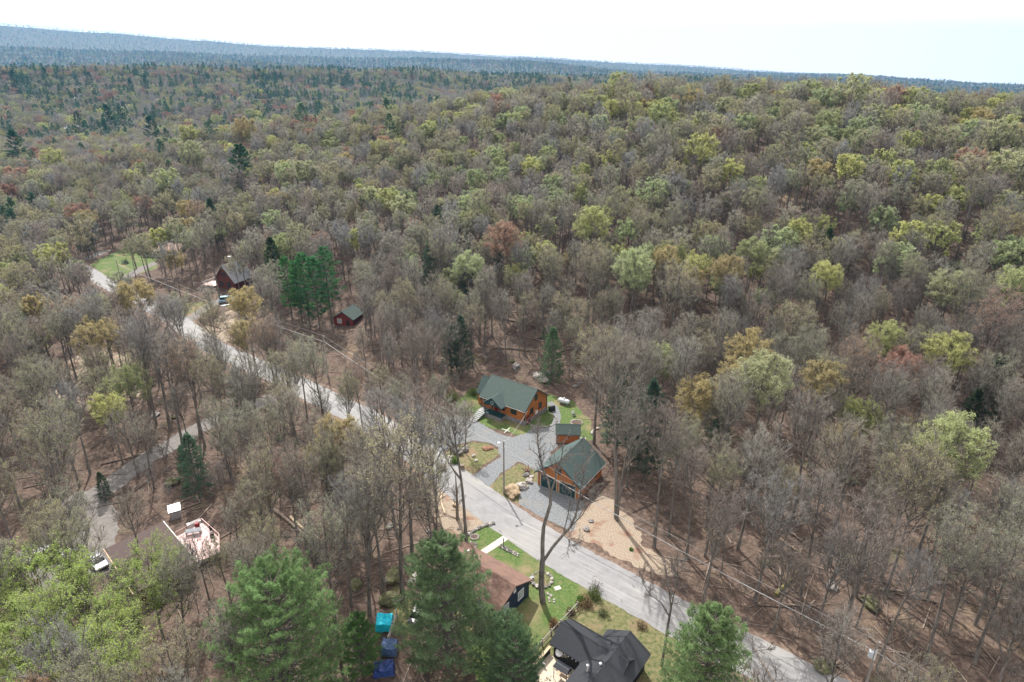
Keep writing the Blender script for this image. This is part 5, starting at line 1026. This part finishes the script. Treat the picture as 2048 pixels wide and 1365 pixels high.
base(400, 990, 862, 'hemlock', 0, (.12, .20, .13)); base(375, 960, 890, 'hemlock', 1, (.12, .20, .13)); base(213, 1000, 940, 'hemlock', 0, (.07, .12, .07))
base(1232, 910, 735, 'hemlock', 1, (.10, .16, .11)); base(1290, 960, 760, 'hemlock', 1, (.08, .13, .09)); base(1955, 870, 705, 'hemlock', 0, (.05, .09, .045)); base(1920, 900, 770, 'hemlock', 1, (.06, .09, .05))
base(490, 850, 730, 'hemlock', 1, (.09, .13, .08)); base(1645, 540, 455, 'hemlock', 0, (.06, .11, .05)); base(1688, 545, 485, 'hemlock', 0, (.06, .11, .05)); base(1430, 905, 780, 'hemlock', 1, (.09, .14, .09))
base(725, 1345, 1232, 'round', 1, (.13, .25, .08)); base(1012, 1335, 1240, 'round', 0, (.17, .25, .135)); base(1395, 1450, 1218, 'round', 1, (.23, .33, .15)); base(590, 1420, 1150, 'round', 0, (.19, .29, .125)); base(896, 1335, 1082, 'round', 1, (.19, .275, .14))
base(1030, 1405, 1285, 'round', 0, (.11, .18, .09)); base(40, 1190, 1080, 'hemlock', 0, (.06, .1, .05))
for (u, v, w) in [(482, 325, 62), (30, 290, 72), (305, 268, 34), (318, 275, 20), (660, 228, 16), (640, 215, 14), (155, 240, 34), (215, 228, 26), (1710, 172, 22), (1800, 180, 12), (1950, 190, 10), (180, 160, 26), (290, 160, 26), (25, 150, 20), (90, 150, 26), (1530, 230, 20), (430, 205, 20), (260, 170, 30), (240, 225, 28), (520, 150, 20)]:
    crown(u, v, w, 'pine', (.045, .10, .05))
# --- the rest of the woods
def fill(r0, r1, az0, az1, spacing, seed):
    rg = np.random.default_rng(seed); cell = spacing; out = []
    ex = np.arange(-r1, r1, cell); gx, gy = np.meshgrid(ex, np.arange(0, r1, cell)); gx = gx.ravel()+rg.uniform(-.42, .42, gx.size)*cell; gy = gy.ravel()+rg.uniform(-.42, .42, gy.size)*cell
    r = np.hypot(gx, gy); a = np.degrees(np.arctan2(gx, gy)); m = (r > r0) & (r < r1) & (a > az0) & (a < az1)
    return gx[m], gy[m]
MX = np.array([[t['x'], t['y']] for t in TREES])
HARD = [(625, 590, 85, 75), (1105, 715, 48, 60), (395, 1085, 60, 50), (445, 580, 45, 35), (380, 940, 45, 55), (925, 700, 50, 50)]
VIEWS = [(RU, RV, 46, 34) for RU, RV in zip(*project(np.column_stack([ROAD[::3], np.zeros(len(ROAD[::3]))]))[:2]) if 160 < RU < 860 and 500 < RV < 960]+[(250, 520, 80, 30), (445, 590, 70, 60), (615, 610, 75, 60), (1110, 730, 40, 45), (685, 640, 35, 30), (325, 500, 30, 25), (330, 890, 60, 40), (180, 740, 60, 50), (170, 1010, 90, 60), (395, 1085, 60, 50), (700, 660, 60, 40), (420, 860, 60, 40)]
x, y = fill(36, 300, -52, 52, 5.0, 1)
d = np.min(np.hypot(x[:, None]-MX[None, :, 0], y[:, None]-MX[None, :, 1]), 1)
m = (d > 3.1) & ~open_ground(x, y) & (rng.random(len(x)) < .93)
x, y = x[m], y[m]; zt = hgt(x, y); U, Vv, D_ = project(np.column_stack([x, y, zt+14]))
for a, b, u, v in zip(x, y, U, Vv):
    q = rng.random(); n_ = noise.noise(Vector((a/28, b/28, 1)))
    if any(abs(u-cu) < ru and abs(v-cv) < rv for cu, cv, ru, rv in HARD): continue
    if u < 880 and 480 < v < 960:
        hid = False
        for (cu, cv, ru, rv) in VIEWS:
            if abs(u-cu) < ru and abs(v-cv) < rv: hid = True
        if hid and rng.random() < .58: continue
    if 250 < u < 470 and 960 < v < 1150 and rng.random() < .6: continue
    if 560 < u < 1420 and v > 1150: continue
    if v > 620 and 560 < u < 1330 and rng.random() < .25: continue
    if v > 760 and rng.random() < .25: continue
    if u > 1330 and 1150 < v < 1400 and rng.random() < .5: continue
    if abs(v-(1365+(u-1600)*.62)) < 70 and u > 1380 and rng.random() < .75: continue
    if u < 330 and 660 < v < 800 and rng.random() < .3: continue
    if u > 850 and v < 560: pr = [.42, .76, .765, .985, .989, .999] 
    elif u < 850 and v < 480: pr = [.48, .82, .85, .95, .965, .993]
    elif u < 560: pr = [.58, .90, .92, .95, .985, .996]
    else: pr = [.66, .94, .95, .98, .987, .997]
    q = min(.999, max(0, q+n_*.18))
    k = 'bare' if q < pr[0] else 'olive' if q < pr[1] else 'rust' if q < pr[2] else ('green' if rng.random() < .6 else 'pale') if q < pr[3] else 'rustleaf' if q < pr[4] else 'gold' if q < pr[5] or u > 1250 else 'hemlock'
    if k == 'hemlock' and v > 760 and u < 700: k = 'olive'
    put(a, b, k, rng.choice([rng.uniform(.55, .85), rng.uniform(.8, 1.02), rng.uniform(.88, 1.14)]), manual=False)
for t in TREES: t['d'] = math.sqrt(t['x']**2+t['y']**2+(H-t['z'])**2)
# which ones show in the frame, and how large
P = np.array([[t['x'], t['y'], t['z']+.75*t['s']*PAT[t['pk']][t['pi']][2]] for t in TREES]); u, v, dd = project(P)
P0 = np.array([[t['x'], t['y'], t['z']] for t in TREES]); u0, v0, _ = project(P0)
for t, a, b, a0, b0, z_ in zip(TREES, u, v, u0, v0, dd):
    t['u'], t['v'], t['u0'], t['v0'] = a, b, a0, b0
    t['vis'] = z_ > 5 and -40 < a < 2088 and 0 < b < 1400
    t['px'] = F*t['s']*PAT[t['pk']][t['pi']][2]/t['d'] if t['vis'] else 0
con = [t for t in TREES if t['kind'] in ('pine', 'hemlock', 'round') and t['vis']]
dec = [t for t in TREES if t['kind'] not in ('pine', 'hemlock', 'round') and t['vis']]
con.sort(key=lambda t: -t['px']); dec.sort(key=lambda t: -t['px'])
IND = dec[:298]+con[:44]; ids = {id(t) for t in IND}
REST = [t for t in TREES if id(t) not in ids]
assert all(t['pk'] in FAR for t in REST)
# --- labels: counted from the left inside each small piece of woodland
SPOTS = [((933, 1060), 'in front of the brown-roofed navy house'), ((740, 1180), 'by the mossy boulders west of the navy house'), ((620, 1090), 'beside the long fallen trunks'), ((850, 960), 'between the road bend and the wood chips'),
 ((770, 850), 'on the roadside across from the gravel driveway'), ((660, 960), 'around the mossy yellow log'), ((520, 930), 'between gravel lane and main road'), ((340, 860), 'uphill of the gravel lane'), ((180, 900), 'along the upper lane edge'),
 ((60, 900), 'beside the dark thicket above the parked cars'), ((200, 760), 'in the pale straw clearing'), ((80, 650), 'below the corner of the far lawn'), ((330, 640), 'along the road below the corner lawn'), ((430, 640), 'by the dark red cabin drive'),
 ((560, 640), 'near the tall dark green pines'), ((560, 720), 'on the bank above the road'), ((700, 690), 'around the small red cabin'), ((800, 660), 'in the bare woods past the red cabin'), ((925, 700), 'behind the orange house chimney side'),
 ((1040, 640), 'in the thin woods directly behind the orange house'), ((1160, 700), 'uphill from the propane tank'), ((1200, 860), 'behind the small orange shed'), ((1290, 900), 'behind the green-roofed garage'), ((1240, 1030), 'on the straw bank beside the garage'),
 ((1380, 1000), 'in the woods past the straw bank'), ((1420, 850), 'up the slope beyond the garage'), ((1340, 700), 'in the gap above the shed'), ((1500, 740), 'around the round yellow-green tree'), ((1530, 1130), 'among the criss-crossed logs'),
 ((1430, 1210), 'along the wooded road verge'), ((1660, 1280), 'beside the transformer pole'), ((1640, 1040), 'above the criss-crossed logs'), ((1800, 1080), 'below the large olive crown'), ((1880, 1260), 'in the corner past the transformer pole'),
 ((1700, 850), 'in the deep woods above the logs'), ((1900, 900), 'around the dark hemlock on the far slope'), ((1950, 1080), 'at the edge of the olive thicket'), ((1120, 1180), 'on the green front lawn'), ((1330, 1290), 'at the road edge by the charcoal roof'),
 ((290, 1100), 'beside the brown roof with the pink deck'), ((420, 1200), 'downhill of the pink deck'), ((150, 1230), 'below the parked cars'), ((60, 1080), 'next to the white parked cars'), ((540, 1250), 'beside the large round pine'),
 ((800, 1300), 'by the blue tarps'), ((950, 1330), 'behind the navy house'), ((1450, 1340), 'past the road at the bottom edge'), ((250, 1330), 'in the brown woods at the bottom edge'), ((700, 1300), 'near the cyan tarp'), ((1800, 620), 'high on the far slope'), ((1500, 560), 'on the middle of the hillside'), ((1250, 560), 'above the gap behind the shed'), ((700, 560), 'above the tall pines'), ((400, 520), 'behind the tan-roofed house'), ((150, 500), 'at the far bend of the road')]
KD = dict(lime='lime-budded spreading tree', bare='bare grey tree', olive='bare tree with olive buds', rust='thin rusty-budded tree', green='bright yellow-green tree', pale='pale green leafing tree', gold='golden budding tree', rustleaf='rust-orange tree', pine='tall dark green pine', hemlock='dark feathery hemlock', round='dense bushy green pine')
KN = dict(lime='budding_tree', bare='bare_tree', olive='budding_tree', rust='budding_tree', green='leafing_tree', pale='leafing_tree', gold='leafing_tree', rustleaf='leafing_tree', pine='pine_tree', hemlock='hemlock_tree', round='pine_tree')
for t in IND: t['spot'] = min(range(len(SPOTS)), key=lambda i: (SPOTS[i][0][0]-t['u0'])**2+2.0*(SPOTS[i][0][1]-t['v0'])**2)
grp = {}
for t in IND: grp.setdefault((t['spot'], t['kind']), []).append(t)
ORD = ['first', 'second', 'third', 'fourth', 'fifth', 'sixth', 'seventh', 'eighth', 'ninth', 'tenth', 'eleventh', 'twelfth', 'thirteenth', 'fourteenth', 'fifteenth', 'sixteenth', 'seventeenth', 'eighteenth', 'nineteenth', 'twentieth']
for (sp, k), L in grp.items():
    L.sort(key=lambda t: t['u0']); n = len(L)
    for i, t in enumerate(L):
        pre = '' if n == 1 else ('leftmost ' if i == 0 else 'rightmost ' if i == n-1 else ('middle ' if n == 3 else ORD[min(i, 19)]+' from left, '))
        t['label'] = f"{pre}{KD[k]} {SPOTS[sp][1]}"
def make_tree(t):
    T, C, Hh, W = PAT[t['pk']][t['pi']]
    root = thing(KN[t['kind']], (t['x'], t['y'], t['z']), t['rot'], t['label'], 'conifer tree' if t['kind'] in ('pine', 'hemlock', 'round') else 'tree',
                 'conifers standing in the woods' if t['kind'] in ('pine', 'hemlock', 'round') else 'trees of the woodland '+('beside the road' if t['spot'] in (4, 12, 15, 29, 30) else 'around the houses'))
    root.scale = (t['s'],)*3
    a = bpy.data.objects.new('trunk', T); link(a, root); b = bpy.data.objects.new('crown', C); link(b, root)
    b['tint'] = [float(c) for c in t['tint']]; b.color = (*[float(c) for c in t['tint']], 1)
    return root
for t in IND: make_tree(t)

# --- distant woods: one instanced mass per belt
def scatter(name, pts, kinds, label, cat, kind='stuff'):
    """pts: dict arrays x,y,z,s,rot,tint,mi ; kinds: list of meshes"""
    pc = bpy.data.collections.new(name+'_patterns')
    for i, me in enumerate(kinds):
        o = bpy.data.objects.new(f'{name}_pattern_{i:03d}', me); pc.objects.link(o)
    me = bpy.data.meshes.new(name); n = len(pts['x']); me.vertices.add(n)
    me.vertices.foreach_set('co', np.column_stack([pts['x'], pts['y'], pts['z']]).astype(np.float32).ravel())
    for an, ty, key, arr in (('pick', 'INT', 'value', pts['mi'].astype(np.int32)), ('turn', 'FLOAT', 'value', pts['rot'].astype(np.float32)), ('size', 'FLOAT', 'value', pts['s'].astype(np.float32)), ('tint', 'FLOAT_VECTOR', 'vector', pts['tint'].astype(np.float32).ravel())):
        a = me.attributes.new(an, ty, 'POINT'); a.data.foreach_set(key, arr)
    o = link(bpy.data.objects.new(name, me)); tag(o, label, cat, None, kind)
    ng = bpy.data.node_groups.new(name, 'GeometryNodeTree'); ng.interface.new_socket('Geometry', in_out='INPUT', socket_type='NodeSocketGeometry'); ng.interface.new_socket('Geometry', in_out='OUTPUT', socket_type='NodeSocketGeometry')
    nn = ng.nodes; gi = nn.new('NodeGroupInput'); go = nn.new('NodeGroupOutput'); ip = nn.new('GeometryNodeInstanceOnPoints'); ci = nn.new('GeometryNodeCollectionInfo')
    ci.inputs['Collection'].default_value = pc; ci.inputs['Separate Children'].default_value = True; ci.inputs['Reset Children'].default_value = True
    def na(nm, ty):
        q = nn.new('GeometryNodeInputNamedAttribute'); q.data_type = ty; q.inputs['Name'].default_value = nm; return q.outputs['Attribute']
    L = ng.links.new; L(gi.outputs[0], ip.inputs['Points']); L(ci.outputs[0], ip.inputs['Instance']); ip.inputs['Pick Instance'].default_value = True
    L(na('pick', 'INT'), ip.inputs['Instance Index']); cx = nn.new('ShaderNodeCombineXYZ'); L(na('turn', 'FLOAT'), cx.inputs['Z']); L(cx.outputs[0], ip.inputs['Rotation']); L(na('size', 'FLOAT'), ip.inputs['Scale']); L(ip.outputs[0], go.inputs[0])
    md = o.modifiers.new('scatter', 'NODES'); md.node_group = ng
    return o
def horizon_ok(x, y, z, top=16):
    """drop trees wholly hidden behind the hill in front of them"""
    r = np.hypot(x, y); el = (z+top-H)/r; ok = np.ones(len(x), bool)
    for f in np.linspace(.15, .97, 40):
        gz = hgt(x*f, y*f)+9; ok &= ~((gz-H)/(r*f) > el+.001)
    return ok
rest = dict(x=[], y=[], z=[], s=[], rot=[], tint=[], mi=[]); meshes = []; mix = {}
def mesh_id(me):
    if me.name not in mix: mix[me.name] = len(meshes); meshes.append(me)
    return mix[me.name]
for t in REST:
    pk = t['pk']; 
    if t['d'] > 175 and pk in ('bare', 'bud', 'leafy', 'pine', 'hemlock'):
        L = FAR[{'bare': 'bare_mid', 'bud': 'bud_mid', 'leafy': 'leafy_mid', 'pine': 'pine_mid', 'hemlock': 'pine_mid'}[pk]]; me, hh, w_ = L[t['pi'] % len(L)]; s = t['s']*PAT[pk][t['pi']][2]/hh
    else: me = FAR[pk][t['pi']][0]; s = t['s']
    for k_, v_ in zip(('x', 'y', 'z', 's', 'rot', 'tint', 'mi'), (t['x'], t['y'], t['z'], s, t['rot'], t['tint'], mesh_id(me))): rest[k_].append(v_)
def belt(r0, r1, az0, az1, sp, seed, probs, lod, smin, smax, keep=1.0):
    rg = np.random.default_rng(seed); x, y = fill(r0, r1, az0, az1, sp, seed); z = hgt(x, y)
    m = horizon_ok(x, y, z) & (rg.random(len(x)) < keep); x, y, z = x[m], y[m], z[m]
    for a, b, c in zip(x, y, z):
        n1 = noise.noise(Vector((a/70, b/70, 5))); n2 = noise.noise(Vector((a/45, b/45, 9))); az = math.degrees(math.atan2(a, b))
        pc_, pg, prr = probs(az, math.hypot(a, b)); q = rg.random()
        if q < pc_*(1+2.6*n1): k = 'pine'
        else:
            q = rg.random()+n2*.12; k = 'green' if q < pg else 'rust' if q < pg+prr else 'olive' if q < pg+prr+.28 else 'bare'
        tl = dict(pine=[(.075, .14, .085), (.09, .16, .10), (.085, .15, .08)], green=TY+[(.36, .40, .2)], rust=TR+[(.38, .24, .18)], olive=TO, bare=TB)[k]
        kk = {'pine': 'pine', 'green': 'leafy', 'rust': 'leafy', 'olive': 'leafy' if lod == 'far' else 'bud', 'bare': 'bare'}[k]
        L = FAR[kk+'_'+lod]; me, hh, _ = L[rg.integers(len(L))]
        for k_, v_ in zip(('x', 'y', 'z', 's', 'rot', 'tint', 'mi'), (a, b, c, rg.uniform(smin, smax), rg.uniform(0, 6.28), np.array(tl[rg.integers(len(tl))])*rg.uniform(.85, 1.15), mesh_id(me))): rest[k_].append(v_)
def pr_near(az, r): return ((.008, .30, .025) if az > -10 else (.035, .16, .10))
def pr_hill(az, r): return (.26, .10, .12) if az < -18 else (.30, .10, .10)
belt(300, 640, -50, 50, 5.3, 21, pr_near, 'mid', .6, 1.08)
belt(640, 1700, -48, 48, 8.2, 22, pr_hill, 'far', .7, 1.1)
belt(1700, 4200, -46, 46, 19, 23, lambda az, r: (.2, .14, .12), 'far', .9, 1.4, .85)
belt(4200, 6300, -44, 44, 40, 24, lambda az, r: (.08, .2, .1), 'far', .6, 1.0, .9)
rest = {k: np.array(v) for k, v in rest.items()}
print('forest instances', len(rest['x']), 'individual', len(IND), 'min px dec', dec[297]['px'] if len(dec) > 297 else None)
scatter('forest', rest, meshes, 'spring woodland of bare, budding and evergreen trees covering the slopes', 'forest')
# saplings and brush under the trees
x, y = fill(45, 230, -50, 50, 4.2, 31); m = ~open_ground(x, y) & (rng.random(len(x)) < .8); x, y = x[m], y[m]; n = len(x)
brush = [joinmesh('brush', *decid(200+i, 5.5, .15, 1.5, 9, 2, 3, 3, .022, k=3, limbk=3, r0=.035), MT) for i in range(3)]
scatter('undergrowth', dict(x=x, y=y, z=hgt(x, y), s=rng.uniform(.35, 1.1, n), rot=rng.uniform(0, 6.28, n), tint=np.array(TB)[rng.integers(0, len(TB), n)]*.95, mi=rng.integers(0, 3, n)), brush, 'thin grey saplings and brush on the forest floor', 'undergrowth')
# fallen sticks and branches
x = rng.uniform(-1, 1, 9000); r = rng.uniform(45, 230, 8000); a = np.radians(rng.uniform(-50, 50, 8000)); x, y = r*np.sin(a), r*np.cos(a); m = ~open_ground(x, y, 0); x, y = x[m], y[m]; n = len(x)
z = hgt(x, y)+rng.uniform(.03, .12, n); th = rng.uniform(0, 6.28, n); L = rng.gamma(2.2, 1.2, n)+.4; A = np.column_stack([x, y, z]); D = nrm(np.column_stack([np.cos(th), np.sin(th), rng.normal(0, .03, n)]))
B = A+D*L[:, None]; B[:, 2] = hgt(B[:, 0], B[:, 1])+rng.uniform(.03, .25, n); G = Geo(); tubes(G, A, B, .025+.012*L, .02, 4, 0, rng.random(n))
A2, D2, L2 = spawn(A, D, L, 3, .2, .8, L*.35, 0, rng); D2[:, 2] = np.abs(D2[:, 2])*.3; tubes(G, A2, A2+D2*L2[:, None], .022, .01, 3, 0, rng.random(len(A2)))
tag(link(bpy.data.objects.new('fallen_branches', G.mesh('fallen_branches', [tint_mat('dead_branches', 0, fixed=(.20, .165, .135), var=.6)]))), 'fallen sticks and branches strewn over brown leaf litter', 'fallen branches', None, 'stuff')

# --- the forked tree on the lawn, drawn from its own stems
def upright(u, v, y0): r = ray(u, v); t = y0/r[1]; return np.array([r[0]*t, y0, H+r[2]*t])
def stem_tree(name, foot, stems, r0, label, seed, nsub=3, tint=(.2, .18, .17), dy=None, group=None, sec=.38, twigw=.03, nt=5):
    rg = np.random.default_rng(seed); P0 = at(*foot); T, C = Geo(), Geo(); SA = []; SB = []
    for (pts, ra, rb, live) in stems:
        Q = np.array([upright(u_, v_, P0[1]) for u_, v_ in pts]); Q[:, 1] += np.linspace(0, 1, len(Q))**1.5*(dy or 0)*rg.uniform(-1, 1); Q = Q-P0
        rr = np.linspace(ra, rb, len(Q)); tubes(T, Q[:-1], Q[1:], rr[:-1], rr[1:], 7, 0)
        if live:
            k0 = int(len(Q)*live); SA.append(Q[k0:-1]); SB.append(Q[k0+1:])
    A = np.concatenate(SA); B = np.concatenate(SB); D = nrm(B-A); L = np.linalg.norm(B-A, axis=1)
    A1, D1, L1 = spawn(A, D, L, nsub, 0, .85, np.full(len(A), sec*7.), .15, rg)
    tubes(T, A1, A1+D1*(L1*.5)[:, None], .055, .035, 4, 0); A1b = A1+D1*(L1*.5)[:, None]; D1b = nrm(D1+rg.normal(0, .25, D1.shape)+[0, 0, .2]); tubes(T, A1b, A1b+D1b*(L1*.5)[:, None], .035, .015, 4, 0)
    AA = np.concatenate([A1, A1b]); DD = np.concatenate([D1, D1b]); LL = np.concatenate([L1, L1])*.5
    A2, D2, L2 = spawn(AA, DD, LL, 4, .1, .8, LL*.75, .05, rg); tubes(C, A2, A2+D2*L2[:, None], .024, .012, 3, 0, rg.random(len(A2)))
    A3, D3, L3 = spawn(A2, D2, L2, nt, .1, .75, np.maximum(L2*.7, .4), .05, rg); needles(C, A3, D3, L3, twigw, rg)
    root = thing(name, P0, 0, label, 'tree', group or 'trees of the woodland around the houses')
    link(bpy.data.objects.new('trunk', T.mesh('forked_trunk', [M['bark']])), root); c = link(bpy.data.objects.new('crown', C.mesh('forked_crown', [M['twig']])), root); c['tint'] = list(tint)
stem_tree('forked_tree', (1086, 1205), [([(1086, 1207), (1083, 1180), (1083, 1150), (1085, 1120)], .42, .34, 0),
  ([(1085, 1122), (1085, 1085), (1087, 1055), (1094, 1030), (1101, 1008), (1101, 985)], .28, .19, 0), ([(1101, 987), (1096, 962), (1087, 940), (1079, 915), (1076, 885), (1074, 862)], .16, .04, .3), ([(1101, 987), (1110, 962), (1117, 938), (1124, 910), (1128, 880)], .14, .03, .2),
  ([(1086, 1124), (1105, 1095), (1126, 1070), (1140, 1055), (1150, 1035)], .22, .15, 0), ([(1150, 1037), (1158, 1000), (1164, 965), (1172, 930), (1180, 900)], .13, .03, .1), ([(1126, 1070), (1136, 1030), (1143, 985), (1150, 945)], .08, .02, .3), ([(1140, 1055), (1165, 1030), (1185, 995), (1200, 965)], .09, .02, .2), ([(1126, 1070), (1138, 1080), (1148, 1095)], .06, .02, .2)],
  .4, 'tall grey tree with forked wavy trunk standing on the green front lawn', 5, nsub=4, dy=0)
stem_tree('roadside_tree', (1323, 1332), [([(1323, 1334), (1330, 1290), (1336, 1250), (1342, 1215)], .18, .12, 0), ([(1342, 1216), (1338, 1180), (1332, 1150), (1330, 1120)], .1, .02, .2), ([(1340, 1235), (1322, 1205), (1300, 1190), (1285, 1165), (1278, 1130)], .08, .02, .2), ([(1342, 1216), (1350, 1180), (1356, 1145), (1352, 1115)], .08, .02, .2)],
  .2, 'small crooked dark tree at the road edge beside the charcoal roof', 6, nsub=3, dy=0, sec=.2)
stem_tree('roadside_tree', (1450, 1372), [([(1450, 1374), (1458, 1340), (1462, 1320)], .16, .12, 0), ([(1462, 1322), (1475, 1295), (1490, 1270), (1500, 1240)], .09, .02, .2), ([(1462, 1322), (1455, 1290), (1450, 1262), (1440, 1240)], .08, .02, .2), ([(1462, 1322), (1490, 1312), (1520, 1300), (1548, 1300)], .07, .02, .2)],
  .2, 'low crooked bare tree leaning over the road at the bottom edge', 7, nsub=3, dy=0, sec=.2)
P = at(915, 1040); root = thing('dead_snag', P, 0, 'thin dark dead snag without branches beside the road', 'dead tree'); MB().tube([(0, 0, -.2), (.05, 0, 4), (-.03, .1, 8.6)], [.28, .2, .05], 7).build('trunk', M['log'], root)
# ------------------------------------------------------------------ haze
hz = MB().box(-7800, -7800, -400, 7800, 7800, 560).build('haze', M['ground']); hz.data.materials.clear()
hm, ht = newmat('air'); ht.nodes.remove(ht.nodes['Principled BSDF']); pv = ht.nodes.new('ShaderNodeVolumePrincipled')
pv.inputs['Color'].default_value = (.07, .33, .68, 1); pv.inputs['Density'].default_value = .88e-4; pv.inputs['Anisotropy'].default_value = .25
ht.links.new(pv.outputs[0], ht.nodes['Material Output'].inputs['Volume']); hz.data.materials.append(hm)
tag(hz, kind='stuff')
